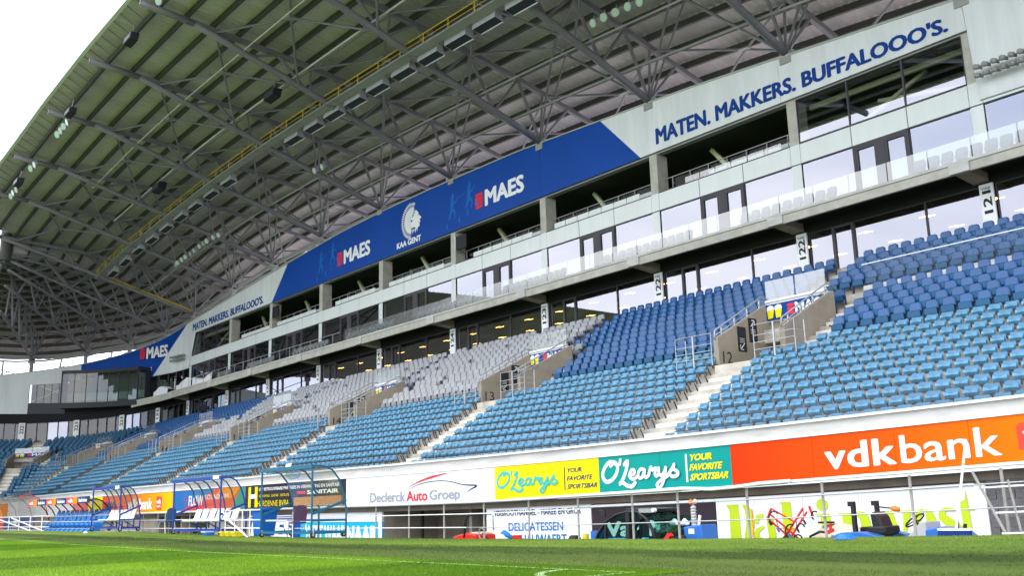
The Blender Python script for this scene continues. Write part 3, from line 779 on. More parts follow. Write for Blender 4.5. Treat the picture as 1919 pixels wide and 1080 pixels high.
# white sheets thrown over the far end of the balcony seats
for (x0, x1, h) in ((-96.3, -92.6, 1.0), (-92.2, -87.6, .85), (-101.5, -98.6, .9)):
    mb = MB(SP); n = 10
    for i in range(n + 1):
        t = i / n; x = x0 + (x1 - x0) * t
        zt = 12.5 + h * (.75 + .25 * math.sin(5 * t + x0)); mb.v += [SP(x, 36.42, 12.5 + .1 * math.sin(9 * t)), SP(x, 36.44 + .05 * math.sin(14 * t), zt), SP(x, 37.2, zt + .05 * math.cos(11 * t))]
    for i in range(n): a_ = i * 3; mb.f += [(a_, a_ + 3, a_ + 4, a_ + 1), (a_ + 1, a_ + 4, a_ + 5, a_ + 2)]
    o = mb.build('dust_sheet', 'white_sheet'); tag(o, 'white plastic sheet draped at the far end of the balcony', 'sheet', 'white sheets on the balcony')
# balcony seats
bs = MB(); bs.v = [v for v in GP[0].v] + [v for v in GP[1].v]; off = len(GP[0].v); bs.f = list(GP[0].f) + [tuple(i + off for i in f) for f in GP[1].f]
bme = None; x = 3.0
while x > -91:
    door = any(abs(x - (XC[i] + XC[i + 1]) / 2) < 1.5 for i in range(len(XC) - 1))
    if not door:
        if bme is None: o = bs.build('balcony_chair', 'balcony_grey'); bme = o.data
        else: o = bpy.data.objects.new('balcony_chair', bme); C.objects.link(o)
        p, a_ = seat_mat(x, 37.05, 12.42); o.location = p; o.rotation_euler = (0, 0, a_ + random.uniform(-.04, .04))
        bay = sum(1 for q in XC if q > x)
        tag(o, 'grey seat on the balcony behind glass, %s window bay from the right end' % ORD[max(0, min(11, bay - 1))], 'chair', 'grey balcony seats, bay %s' % ORD[max(0, min(11, bay - 1))])
    x -= .58
# lower lounge glazing, doors, VAK pillars
vak = {-16.3: '121', -24.75: '122', -33.5: '122', -42.5: '123', -51.7: '124', -60.8: '124', -69.9: '125', -78.9: '125', -87.4: '125', -96.8: '125'}
for i, x in enumerate(XC[:-1]):
    xn = XC[i + 1]
    mull = [x + .30, x + 1.5, x + 2.55, x + 5.85, xn - .30]
    for j in range(len(mull) - 1):
        p, q = mull[j], mull[j + 1]
        wd = .10 if j in (1,) else .035
        if j == 1:
            fr_ = frame(p, q, 9.68, 11.82, .11, 37.98, .14, nm='lounge_door'); pane(p + .11, q - .11, 9.79, 11.7, nm='door_glass', par=fr_)
        else:
            frame(p, q, 9.68, 11.82, .035); pane(p + .035, q - .035, 9.72, 11.79)
for s_ in np.arange(0, 42, 1.05):
    u1, u0 = -97 - s_, -97 - s_ - 1.05
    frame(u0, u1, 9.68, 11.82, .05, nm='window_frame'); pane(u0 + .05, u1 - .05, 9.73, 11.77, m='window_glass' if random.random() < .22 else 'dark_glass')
for k_ in range(5):
    a_, b_ = -104.3 + k_ * 1.45, -104.3 + (k_ + 1) * 1.45
    frame(a_, b_, 12.45, 15.1, .06); pane(a_ + .06, b_ - .06, 12.5, 15.05, m='dark_glass')
def vak_sign(u0, u1, num, label):
    t = thing('block_sign', label, 'sign', 'VAK block signs under the balcony', loc=SP((u0 + u1) / 2, 37.8, 9.7))
    MB(SP).box(u0, 37.86, 9.55, u1, 37.95, 11.84).build('panel', 'print_white', t)
    fn = lambda a, b: SP(a, 37.852, b)
    w = u1 - u0
    text('lettering', 'VAK', 'print_black', t, fn, u0 + w * .14, 11.60, u1 - w * .14, 11.71, .012)
    # numerals read bottom to top
    v, f, sz = text_mesh2d(num, 0.)
    mb = MB(); bold_copies(mb, v, f, sz, .03, lambda a, b: fn(u1 - w * .20 - b * w * .6, 10.66 + a * .88))
    mb.build('numerals', 'print_black', t)
seen = {}
for x, num in vak.items():
    seen[num] = seen.get(num, 0) + 1
    vak_sign(x - .28, x + .26, num, 'white pillar sign VAK %s, %s from the right' % (num, ORD[sum(1 for q in vak if q > x)]))
for s_, num in ((5.7, '131'), (10.7, '221'), (15.9, '221'), (21.4, '222')):
    vak_sign(-97 - s_ - .3, -97 - s_ + .3, num, 'small white pillar sign VAK %s in the far corner, %s past the long facade' % (num, {5.7: 'first', 10.7: 'second', 15.9: 'third', 21.4: 'last'}[s_]))
# ceiling lamps inside the lounge
k = 0
for x in np.arange(-70, 4, 2.95):
    for yy in (40.0, 42.6, 45.2):
        t = thing('ceiling_lamp', 'pair of warm fluorescent tubes on the lounge ceiling behind the glass', 'lamp', 'lounge ceiling lamps', loc=SP(x, yy, 11.76))
        MB(SP).box(x - .32, yy - .10, 11.775, x + .12, yy - .05, 11.79).build('tube', 'lamp_warm', t)
        MB(SP).box(x - .12, yy + .05, 11.775, x + .32, yy + .10, 11.79).build('tube', 'lamp_warm', t)

# ---- banner above the facade ------------------------------------------------
def ztop(u): return lerpt(u, [-137, -121, -112.8, -106.8, -97.9, -86, -75.8, -66.7, -60, -54, -44.5, -31, -16.4, -8, 6], [13.2, 14.85, 16.1, 17.2, 19.15, 20.15, 20.95, 21.6, 21.82, 21.86, 21.75, 21.05, 19.83, 18.9, 17.4])
def zbot(u):
    if u > -16.2: return 15.30
    if u >= -97: return 18.40 + .0057 * (u + 16)
    s = -97 - u
    return 14.5 - drop(s) * .6 if s < 7 else lerpt(s, [7, 17.1, 17.2, 20.997, 21.003, 45], [15.3, 14.4, 14.15, 13.95, 10.85, 10.7])
def AB(u, Y, z):
    p = SP(u, Y, 25.); return (p[0], p[1], z)
ban = thing('fascia_banner', 'arched white and blue fascia banner above the windows with club and sponsor lettering', 'banner', loc=(-56, 37.9, 18.4))
def bpanel(u0, u1, m, Y=37.9, cut=None, name='banner_panel', lo=None, hi=None):
    """panel from u0 to u1; cut=(bottom0,top0,bottom1,top1) gives slanted ends"""
    lo = lo or zbot; hi = hi or ztop
    b0, t0, b1, t1 = cut or (u0, u0, u1, u1); n = max(2, int((max(b1, t1) - min(b0, t0)) / 1.5)); mb = MB(AB)
    for d in (0, .08):
        for i in range(n + 1):
            k = i / n; ub = b0 + (b1 - b0) * k; ut = t0 + (t1 - t0) * k
            zb = lo(ub); zt = hi(ut); mb.v += [AB(ub, Y + d, zb), AB(ut, Y + d, zt)]
    o_ = 2 * (n + 1)
    for i in range(n): a_ = 2 * i; mb.f += [(a_, a_ + 2, a_ + 3, a_ + 1), (o_ + a_, o_ + a_ + 1, o_ + a_ + 3, o_ + a_ + 2), (a_ + 1, a_ + 3, o_ + a_ + 3, o_ + a_ + 1), (a_, o_ + a_, o_ + a_ + 2, a_ + 2)]
    mb.f += [(0, 1, o_ + 1, o_), (2 * n, o_ + 2 * n, o_ + 2 * n + 1, 2 * n + 1)]
    return mb.build(name, m, ban)
bpanel(0, 0, 'banner_blue', cut=(-78.6, -75.7, -56.9, -56.9)); bpanel(0, 0, 'banner_blue', cut=(-56.88, -56.88, -42.5, -42.5)); bpanel(0, 0, 'banner_blue', cut=(-42.48, -42.48, -34.3, -37.2))
bpanel(0, 0, 'banner_white', cut=(-34.28, -37.18, -25.2, -25.2)); bpanel(0, 0, 'banner_white', cut=(-25.18, -25.18, -16.25, -16.35))
bpanel(0, 0, 'banner_white', cut=(-97.05, -97.05, -78.62, -75.72))
bpanel(0, 0, 'banner_white', cut=(-16.1, -16.3, -8.8, -14.75)); bpanel(0, 0, 'banner_blue', cut=(-8.78, -14.73, 6, 6))
bpanel(0, 0, 'banner_white', cut=(-103.8, -97.9, -97.1, -97.1)); bpanel(0, 0, 'banner_blue', cut=(-104.05, -104.05, -103.82, -97.92))
bpanel(0, 0, 'banner_blue', cut=(-112.8, -112.8, -104.06, -104.06)); bpanel(0, 0, 'banner_white', cut=(-117.99, -117.99, -112.82, -112.82)); bpanel(0, 0, 'banner_white', cut=(-135, -135, -118.005, -118.005))
bfn = lambda a, b: AB(a, 37.885, b)
# metal cap along the top edge
mb = MB(AB)
for i, u_ in enumerate(np.linspace(-134, 5.5, 90)): mb.v += [AB(u_, 37.84, ztop(u_)), AB(u_, 38.12, ztop(u_)), AB(u_, 38.12, ztop(u_) + .07), AB(u_, 37.84, ztop(u_) + .07)]
for i in range(89):
    a_ = 4 * i
    for j in range(4): mb.f.append((a_ + j, a_ + (j + 1) % 4, a_ + 4 + (j + 1) % 4, a_ + 4 + j))
mb.build('top_cap', 'steel_light', ban)
def tilt_text(body, m, u0, u1, zl0, zl1, zr0, zr1, bold=.045, shear=.0, nm='lettering'):
    v, f, sz = text_mesh2d(body, 0.)
    mb = MB(); bold_copies(mb, v, f, sz, bold, lambda x, y: bfn(u0 + (x + shear * (y - .5)) * (u1 - u0), (zl0 + (zr0 - zl0) * x) + y * ((zl1 - zl0) + ((zr1 - zr0) - (zl1 - zl0)) * x)))
    return mb.build(nm, m, ban)
tilt_text("MATEN. MAKKERS. BUFFALOOO'S.", 'banner_navy_text', -33.05, -17.0, 18.70, 19.58, 18.66, 19.30)
tilt_text("MATEN. MAKKERS. BUFFALOOO'S.", 'banner_navy_text', -96.3, -80.3, 18.18, 18.92, 18.30, 18.98)
def maes(u0, w, z, h, par=ban):
    fn = bfn if u0 > -97 else (lambda a, b: AB(a, 37.62, b))
    text('lettering', 'MAES', 'print_white', par, fn, u0 + w * .24, z, u0 + w, z + h, .045, .0)
    mb = MB()
    for j in range(4):
        zz = z + h * (j * .255) - .02; y0, y1 = j / 4., (j + .86) / 4.
        bul = lambda t: .5 + .5 * math.sin(math.pi * min(1, max(0, t)) * .9 + .15)
        b0, b1 = .78 + .22 * math.sin(math.pi * y0), .78 + .22 * math.sin(math.pi * y1); c_ = u0 + w * .10; hw = w * .085
        mb.quad((c_ - hw * b0, 0, zz), (c_ + hw * b0, 0, zz + .02), (c_ + hw * b1, 0, zz + h * .215 + .02), (c_ - hw * b1, 0, zz + h * .215))
    mb.v = [fn(x, zz) for x, y, zz in mb.v]
    mb.build('barrel_logo', 'print_red', par)
def runners(u, z, s_, par=ban, Yr=37.891):
    """pale blue figures printed behind the beer logo"""
    fn = lambda a, b: AB(a, Yr, b)
    mb = MB()
    for ox, oz, k in ((u, z, 1), (u + 3.1 * s_, z + .55 * s_, 1)):
        poly2(mb, [(ox - .25 * s_, oz + 1.2 * s_), (ox + .15 * s_, oz + 2.1 * s_), (ox + .42 * s_, oz + 1.3 * s_)], fn)
        ribbon(mb, [(ox + .05 * s_, oz + 1.25 * s_), (ox + .0, oz + .55 * s_), (ox - .15 * s_, oz - .1 * s_), (ox - .55 * s_, oz - .9 * s_)], [.45 * s_, .6 * s_, .4 * s_, .2 * s_], fn)
        ribbon(mb, [(ox + .1 * s_, oz + .1 * s_), (ox + .55 * s_, oz - .5 * s_), (ox + .35 * s_, oz - 1.1 * s_)], [.35 * s_, .25 * s_, .15 * s_], fn)
        ribbon(mb, [(ox, oz + .9 * s_), (ox + .6 * s_, oz + .75 * s_), (ox + 1.1 * s_, oz + 1.25 * s_)], [.25 * s_, .2 * s_, .12 * s_], fn)
    ribbon(mb, [(u + 1.0 * s_, z + 1.1 * s_), (u + 3.3 * s_, z + 1.5 * s_)], .06 * s_, fn, smooth=False)
    for dx, dzz in ((-.9, -1.9), (1.4, -1.6), (2.9, -1.2), (4.6, -.6)):
        ribbon(mb, [(u + dx * s_, z + dzz * s_ + .5 * s_), (u + (dx - .12) * s_, z + dzz * s_ + .15 * s_), (u + (dx + .18) * s_, z + dzz * s_ - .1 * s_)], [.2 * s_, .24 * s_, .1 * s_], fn)
    mb.build('printed_runners', 'banner_light_blue', par)
maes(-49.1, 5.0, 19.08, 1.05); runners(-51.6, 19.7, .62)
maes(-67.2, 5.0, 18.95, 1.08); runners(-69.8, 19.6, .62)
maes(-105.6, 4.4, 16.25, 1.15)
text('lettering', 'KAA GENT', 'print_white', ban, bfn, -58.4, 18.45, -55.35, 18.86, .045)
# club emblem: head with feather headdress
def emblem(fn, cx0, cz0, w, h, m_, par, name='club_emblem', back=None):
    mb = MB(); P = lambda x, y: (cx0 + x * w, cz0 + y * h)
    face = [(.62, .80), (.74, .80), (.84, .70), (.88, .60), (.97, .50), (.90, .46), (.93, .40), (.89, .36), (.90, .28), (.78, .22), (.70, .30), (.60, .28), (.56, .50)]
    poly2(mb, [P(*p) for p in face], fn)
    cxx, cyy = .60, .52
    for i in range(26):
        a = math.radians(72 + i * 7.6); r0, r1 = .04, .46 if i > 3 else .44; wdt = .020
        ex, ey = (.62, 1.03)
        e = lambda rr, aa: (cxx + rr * ex * math.cos(aa) * 1.22, cyy + rr * ey * math.sin(aa) * (1 if math.sin(aa) > 0 else 1.0))
        poly2(mb, [P(*e(r0, a - .045)), P(*e(.34, a - .062)), P(*e(.41, a)), P(*e(.34, a + .062)), P(*e(r0, a + .045))], fn)
        poly2(mb, [P(*e(.40, a - .05)), P(*e(r1 + .03, a - .065)), P(*e(r1 + .075, a + .0)), P(*e(r1 + .015, a + .03))], fn)
        poly2(mb, [P(*e(.35, a + .055)), P(*e(.47, a + .068)), P(*e(.47, a + .055)), P(*e(.35, a + .04))], fn)
    for i in range(4): poly2(mb, [P(.60 + i * .06, .24), P(.63 + i * .06, .10 + .03 * (i % 2)), P(.65 + i * .06, .24)], fn)
    mb.build(name, m_, par)
    if back:
        mb = MB(); f2 = lambda a, b: tuple(Vector(fn(a, b)) + Vector((0, -.004, 0)))
        for i in range(6): poly2(mb, [P(.60 + .02 * i, .60 + i * .045), P(.68 + .02 * i, .62 + i * .035), P(.685 + .02 * i, .64 + i * .035), P(.60 + .02 * i, .625 + i * .045)], f2)
        poly2(mb, [P(.60 + .035 * math.cos(t), .50 + .035 * math.sin(t)) for t in np.linspace(0, 6.28, 9)[:-1]], f2)
        poly2(mb, [P(.82, .63), P(.88, .61), P(.83, .60)], f2); poly2(mb, [P(.84, .405), P(.92, .40), P(.85, .39)], f2)
        mb.build('emblem_detail', back, par)
emblem(bfn, -58.5, 18.85, 3.35, 2.55, 'print_white', ban, back='banner_blue')
# spotlight bars on the banner ends
def lampbar(u0, n, z, label):
    t = thing('spotlight_bar', label, 'spotlights', 'spotlight bars on the banner', loc=AB(u0, 37.5, z))
    MB(AB).box(u0, 37.5, z - .06, u0 + n * .34, 37.56, z - .02, 1).build('bar', 'steel_mid', t)
    MB(AB).box(u0, 37.5, z + .33, u0 + n * .34, 37.56, z + .37, 1).build('bar', 'steel_mid', t)
    for i in range(n):
        for j in (0, 1):
            x = u0 + .2 + i * .34; zz = z + j * .36
            MB(AB).tube([(x, 37.75, zz), (x - .02, 37.5, zz), (x - .04, 37.3, zz - .06)], .09, 8, rs=[.05, .10, .12]).build('spotlight', 'steel_mid', t, smooth=True)
lampbar(-16.0, 9, 16.15, 'double bar of small spotlights on the white banner at the near end')
lampbar(-100.3, 8, 15.55, 'double bar of small spotlights on the white banner at the far end')
# television screens hung by the pillars
for xx, lb in ((-51.7, 'black television hung beside the pillar right of the club emblem'), (-78.9, 'black television hung beside the pillar at the far blue banner end'), (-69.9, 'dark screen hung in the gallery between the two far lettering panels'), (-60.8, 'dark screen hung behind the pillar left of the club emblem')):
    t = thing('television', lb, 'television', loc=SP(xx + .9, 38.1, 17.4))
    big = xx in (-51.7, -78.9)
    s_ = 1 if big else .7; yb = 38.0 if big else 40.5
    MB(SP).box(xx + .45, yb - .1, 17.0, xx + .45 + 1.15 * s_, yb + .02, 17.95).build('screen', 'black', t, bevel=.02)
    MB(SP).box(xx + .38, yb - .14, 16.97, xx + .45, yb + .2, 17.98).build('side_frame', 'panel_white' if big else 'steel_mid', t)
    MB(SP).bar((xx + .26, yb, 17.9), (xx + .5, yb, 17.9), .06).build('bracket', 'steel_mid', t)

# ---- control box and glazing in the corner -----------------------------------
cb = thing('control_room', 'black framed glass control room projecting from the curved corner', 'control room', loc=SP(-108, 36.5, 11))
def cbox(u0, u1, Y0, Y1, z0, z1, nm, m_, seg=1.2): return MB(AB).box(u0, Y0, z0, u1, Y1, z1, seg).build(nm, m_, cb)
zt_, zb_ = 15.25, 11.25
cbox(-114.2, -104.1, 36.2, 37.95, zt_ - .35, zt_, 'roof_edge', 'dark_grey_panel'); cbox(-114.2, -104.1, 36.2, 37.95, zb_, zb_ + .55, 'base', 'dark_grey_panel')
cbox(-114.2, -114.05, 36.2, 37.9, zb_ + .55, zt_ - .35, 'side_wall', 'dark_grey_panel'); cbox(-104.25, -104.1, 37.3, 37.9, zb_ + .55, zt_ - .35, 'side_wall', 'dark_grey_panel')
cbox(-114.0, -104.3, 37.9, 37.94, zb_ + .55, zt_ - .35, 'rear_wall', 'interior_pale')
cbox(-114.0, -104.3, 37.6, 37.88, zb_ + .9, zb_ + 1.7, 'rear_bench', 'panel_white')
for i in range(7):
    u0 = -114.1 + i * 1.42; u1 = u0 + 1.42
    fr_ = MB(AB); fr_.box(u0, 36.2, zb_ + .55, u0 + .06, 36.3, zt_ - .35); fr_.build('mullion', 'dark_frame', cb)
    MB(AB).box(u0 + .06, 36.23, zb_ + .55, u1, 36.25, zt_ - .35, .8).build('window_pane', 'dark_glass', cb)
MB(AB).box(-104.2, 36.35, zb_ + .7, -104.18, 37.25, zt_ - .5).build('side_window', 'dark_glass', cb)
MB(AB).box(-104.16, 36.2, zb_ + .55, -104.06, 36.35, zt_ - .35).build('corner_post', 'dark_frame', cb)
wb = thing('corner_window_band', 'dark clad window band with crossed braces beyond the control room', 'window band', loc=SP(-116, 37.9, 11))
MB(AB).box(-118.0, 37.9, 10.85, -114.25, 38.0, 12.0, 1).build('cladding', 'dark_grey_panel', wb)
MB(AB).box(-118.0, 39.5, 12.0, -114.25, 39.6, 14.3, 1).build('rear_wall', 'interior_dark', wb)
for i in range(5):
    u0 = -118.0 + i * .75; MB(AB).box(u0, 37.9, 12.0, u0 + .05, 38.0, 14.2).build('mullion', 'dark_frame', wb)
    MB(AB).box(u0 + .05, 37.93, 12.0, u0 + .75, 37.95, 14.2).build('window_pane', 'dark_glass', wb)
for p, q in (((-117.8, 38.6, 12.2), (-114.4, 38.6, 13.8)), ((-117.0, 38.7, 13.9), (-114.4, 38.7, 12.8))): MB(AB).bar(p, q, .12).build('cross_brace', 'pale_yellow_steel', wb)

# ================================================================== STAIR ENTRANCES (vomitories)
def entrance(i):
    v, w = VOM[i], VWID[i]; q = w / 2.7; num = str(12 + i)
    t = thing('stair_entrance', 'concrete stair entrance %s cut into the seating rows' % num if i < 2 else 'concrete stair entrance in the seating, %s from the right' % ORD[i], 'stair entrance', 'stair entrances', loc=SP(v + w / 2, 29.5, 4.5))
    prof = [(28.2, 4.3), (28.2, 5.75), (31.35, 7.36), (31.45, 7.36), (31.45, 4.3)]
    MB(SP).extr(prof, v - .18, v + .03).build('side_wall', 'wall_concrete', t); MB(SP).extr(prof, v + w - .03, v + w + .18).build('side_wall', 'wall_concrete', t)
    MB(SP).box(v, 27.95, 4.2, v + w, 31.3, 4.72, 1).build('landing', 'terrace_concrete', t)
    MB(SP).box(v, 31.3, 6.72, v + w, 31.45, 7.40, 1).build('lintel', 'white_wall', t)
    MB(SP).box(v, 31.46, 4.3, v + w, 31.5, 6.8, 1).build('rear_wall', 'wall_concrete', t)
    MB(SP).box(v + .0, 31.25, 7.40, v + w, 31.34, 7.48, 1).build('sill', 'print_white', t)
    # direction signs and number on the left wall (faces the right)
    if i < 6:
        fn = lambda a, b: SP(v + .042, a, b)
        for (y0, z0) in ((29.35, 5.35), (30.05, 5.75)):
            mb = MB(SP); mb.quad((v + .037, y0, z0), (v + .037, y0 + .52, z0), (v + .037, y0 + .52, z0 + .95), (v + .037, y0, z0 + .95)); sg = mb.build('direction_sign', 'print_black', t)
            mb = MB(); k = 1 if z0 > 5.5 else -1; cy_, cz_ = y0 + .26, z0 + (.74 if k > 0 else .2)
            ribbon(mb, [(cy_ - .12 * k, cz_ - .12 * k), (cy_ + .12 * k, cz_ + .12 * k)], .04, lambda a, b: SP(v + .045, a, b), smooth=False)
            ribbon(mb, [(cy_ + .12 * k, cz_ - .05 * k), (cy_ + .12 * k, cz_ + .12 * k), (cy_ - .05 * k, cz_ + .12 * k)], .04, lambda a, b: SP(v + .045, a, b), smooth=False)
            for j in range(3): ribbon(mb, [(y0 + .12, z0 + .36 + j * .07), (y0 + .40, z0 + .36 + j * .07)], .018, lambda a, b: SP(v + .045, a, b), smooth=False)
            mb.build('arrow', 'print_white', sg)
        text('number', num, 'print_black', t, fn, 28.42, 4.86, 28.95, 5.28, -.005)
    # banner on the lintel
    bt = thing('beer_banner', 'small blue beer banner hung over stair entrance %s' % num if i < 2 else 'small blue beer banner over the %s stair entrance from the right' % ORD[i], 'banner', 'beer banners over the entrances', loc=SP(v + w / 2, 31.2, 6.8))
    MB(SP).box(v + .02, 31.26, 6.70, v + w - .02, 31.285, 7.30, 1).build('cloth', 'banner_navy_text', bt)
    f2 = lambda a, b: SP(a, 31.25, b)
    text('lettering', 'MAES', 'print_white', bt, f2, v + 1.35 * q, 6.80, v + w - .08, 7.20, .04)
    mb = MB()
    for j in range(3): mb.box(v + (1.0) * q, 31.248, 6.78 + j * .15, v + 1.28 * q, 31.252, 6.90 + j * .15)
    for _ in (0,): mb.v = [SP(*p) if False else p for p in mb.v]
    mb2 = MB(SP); [mb2.box(v + 1.0 * q, 31.246, 6.78 + j * .15, v + 1.28 * q, 31.25, 6.90 + j * .15) for j in range(3)]; mb2.build('barrel_logo', 'print_red', bt)
    mg = MB(); mw = MB()
    for j, gx in enumerate((.22, .58)):
        poly2(mg, [(v + (gx - .12) * q, 6.74), (v + (gx + .1) * q, 6.76), (v + (gx + .16) * q, 7.08), (v + (gx - .14) * q, 7.05)], f2)
        poly2(mw, [(v + (gx - .16) * q, 7.05), (v + (gx + .18) * q, 7.09), (v + (gx + .14) * q, 7.22), (v + gx * q, 7.26), (v + (gx - .15) * q, 7.2)], f2)
    mg.build('beer_glasses', 'board_yellow', bt); mw.build('foam', 'print_white', bt)
    # glass screen above
    gs = thing('glass_screen', 'pale glass screen standing above stair entrance %s' % num if i < 2 else 'pale glass screen above the %s stair entrance from the right' % ORD[i], 'glass screen', 'glass screens above the entrances', loc=SP(v + w / 2, 31.3, 7.4))
    for j in (0, 1): MB(SP).box(v + .05 + j * w / 2, 31.28, 7.46, v + w / 2 - .0 + j * w / 2 - .02, 31.30, 8.24).build('glass_panel', 'pale_glass', gs)
    # handrails on both walls
    for sx, nm in ((v - .09, 'left'), (v + w + .09, 'right')):
        hr = thing('handrail', 'steel handrail on the %s wall of entrance %s' % (nm, num) if i < 2 else 'steel handrail on the %s wall of the %s entrance from the right' % (nm, ORD[i]), 'handrail', 'handrails on the entrance walls', loc=SP(sx, 29.8, 6.5))
        pts = [(sx, 28.15, 5.72), (sx, 28.2, 6.05), (sx, 31.1, 7.62), (sx, 31.5, 7.62), (sx, 31.75, 7.40)]
        MB(SP).tube(pts, .03, 6).build('rail', 'galvanised', hr, smooth=True)
        MB(SP).tube([(sx, 28.2, 5.86), (sx, 31.2, 7.44)], .018, 6).build('rail', 'galvanised', hr, smooth=True)
        for j in range(4):
            yy = 28.6 + j * .8; zz = 5.75 + (yy - 28.2) * .511; MB(SP).box(sx - .025, yy - .025, zz, sx + .025, yy + .025, zz + .32).build('post', 'galvanised', hr)
    # guard rails either side of the stair head
    for (a, b, back, nm) in ((v + 1.75 * q, v + w + .72 * q, True, 'right'), (v - 1.8 * q, v - .12, False, 'left')):
        g_ = thing('guard_rail', 'galvanised guard rail on the %s side before entrance %s' % (nm, num) if i < 2 else 'galvanised guard rail %s of the stairs, %s entrance from the right' % (nm, ORD[i]), 'railing', 'guard rails before the entrances', loc=SP((a + b) / 2, 28., 4.75))
        zt2 = 5.93
        MB(SP).tube([(a, 27.98, 4.75), (a, 27.98, zt2), (b, 27.98, zt2), (b, 27.98, 4.75)], .021, 6).build('frame', 'galvanised', g_)
        for j in range(3): MB(SP).tube([(a, 27.98, 5.05 + j * .25), (b, 27.98, 5.05 + j * .25)], .014, 6).build('rail', 'galvanised', g_)
        MB(SP).box((a + b) / 2 - .025, 27.955, 4.75, (a + b) / 2 + .025, 28.005, zt2).build('post', 'galvanised', g_)
        if back:
            MB(SP).tube([(b, 28.0, zt2), (b, 28.55, zt2), (b, 28.55, 4.75)], .021, 6).build('return', 'galvanised', g_)
            for j in range(3): MB(SP).tube([(b, 28.0, 5.05 + j * .25), (b, 28.55, 5.05 + j * .25)], .014, 6).build('rail', 'galvanised', g_)
        else:
            MB(SP).tube([(a, 28.0, zt2), (a + .05, 28.5, zt2), (a + .05, 28.5, 4.9)], .021, 6).build('return', 'galvanised', g_)
for i in range(8): entrance(i)
wg = thing('walkway_balustrade', 'glass balustrade along the walkway in the near right block of dark seats', 'balustrade', loc=SP(-12, 32.2, 7))
for x in np.arange(-18.6, 4, 2.0): MB(SP).box(x + .01, 32.3, 7.5, x + 1.98, 32.315, 8.30).build('glass_panel', 'clear_glass', wg)
MB(SP).box(-18.7, 32.29, 8.30, 5, 32.325, 8.33, 2).build('top_rail', 'print_white', wg)
MB(SP).box(-18.7, 32.26, 6.72, 5, 32.36, 7.50, 2).build('kerb', 'stained_white', wg)

# ================================================================== ROOF
roof = thing('stadium_roof', 'large cantilevered steel roof with dark trusses, purlins and ribbed metal sheets', 'roof', loc=(-50, 38, 24))
TR = [(.6, 6), (-7.8, 5), (-16.3, 5), (-24.75, 5), (-33.5, 5), (-42.5, 5), (-51.7, 5), (-60.8, 5), (-69.9, 5), (-78.9, 5), (-87.4, 5), (-96.6, 5), (-102.3, 4), (-107.4, 4), (-112.5, 4), (-118.0, 4), (-123.5, 4), (-130, 4)]
PY = [17.6 + 1.57 * k for k in range(18)]
def y_in(u): return 16.45 if (u >= -97.2 or u < -125.3) else 20.25
# ribbed roof sheets, one per bay
ub = [6.0] + [t[0] for t in TR] + [-140., -150., -160., -170., -180., -190.]
for i in range(len(ub) - 1):
    a, b = ub[i], ub[i + 1]
    inner = 16.2 if (b >= -97.3 or a < -125) else 20.2
    Ys = [inner] + [y for y in PY if y > inner + .3 and y < (41.8 if b >= -97.3 else 45.)] + [43.1 if b >= -97.3 else 45.8]
    wid = abs(a - b); n = int(wid / .11) if b >= -97.3 else int(wid / .16); n -= n % 4
    mb = MB()
    for j in range(n + 1):
        uu = a + (b - a) * j / n; dzr = .045 if (j % 4) in (0, 1) else 0
        for y in Ys: mb.v.append(RP(uu, y, zR(uu, y) + .50 + dzr))
    m_ = len(Ys)
    for j in range(n):
        for k in range(m_ - 1): q = j * m_ + k; mb.f.append((q, q + 1, q + m_ + 1, q + m_))
    mb.build('roof_sheet', 'roof_sheet', roof)
# purlins
for k, y in enumerate(PY):
    for (a, b) in (((6, -97), (-97, -125.3)) if y > 20.4 else ((6, -97),)):
        mb = MB(RP); z = zU(y); n = int(abs(a - b) / 3)
        for i in range(n):
            u0, u1 = a + (b - a) * i / n, a + (b - a) * (i + 1) / n
            if u1 > -97.2 and y > 43: continue
            z0, z1 = zR(u0, y), zR(u1, y)
            mb.bar((u0, y, z0 + .29), (u1, y, z1 + .29), .07, .36); mb.bar((u0, y, z0 + .10), (u1, y, z1 + .10), .18, .03)
        mb.build('purlin', 'purlin', roof)
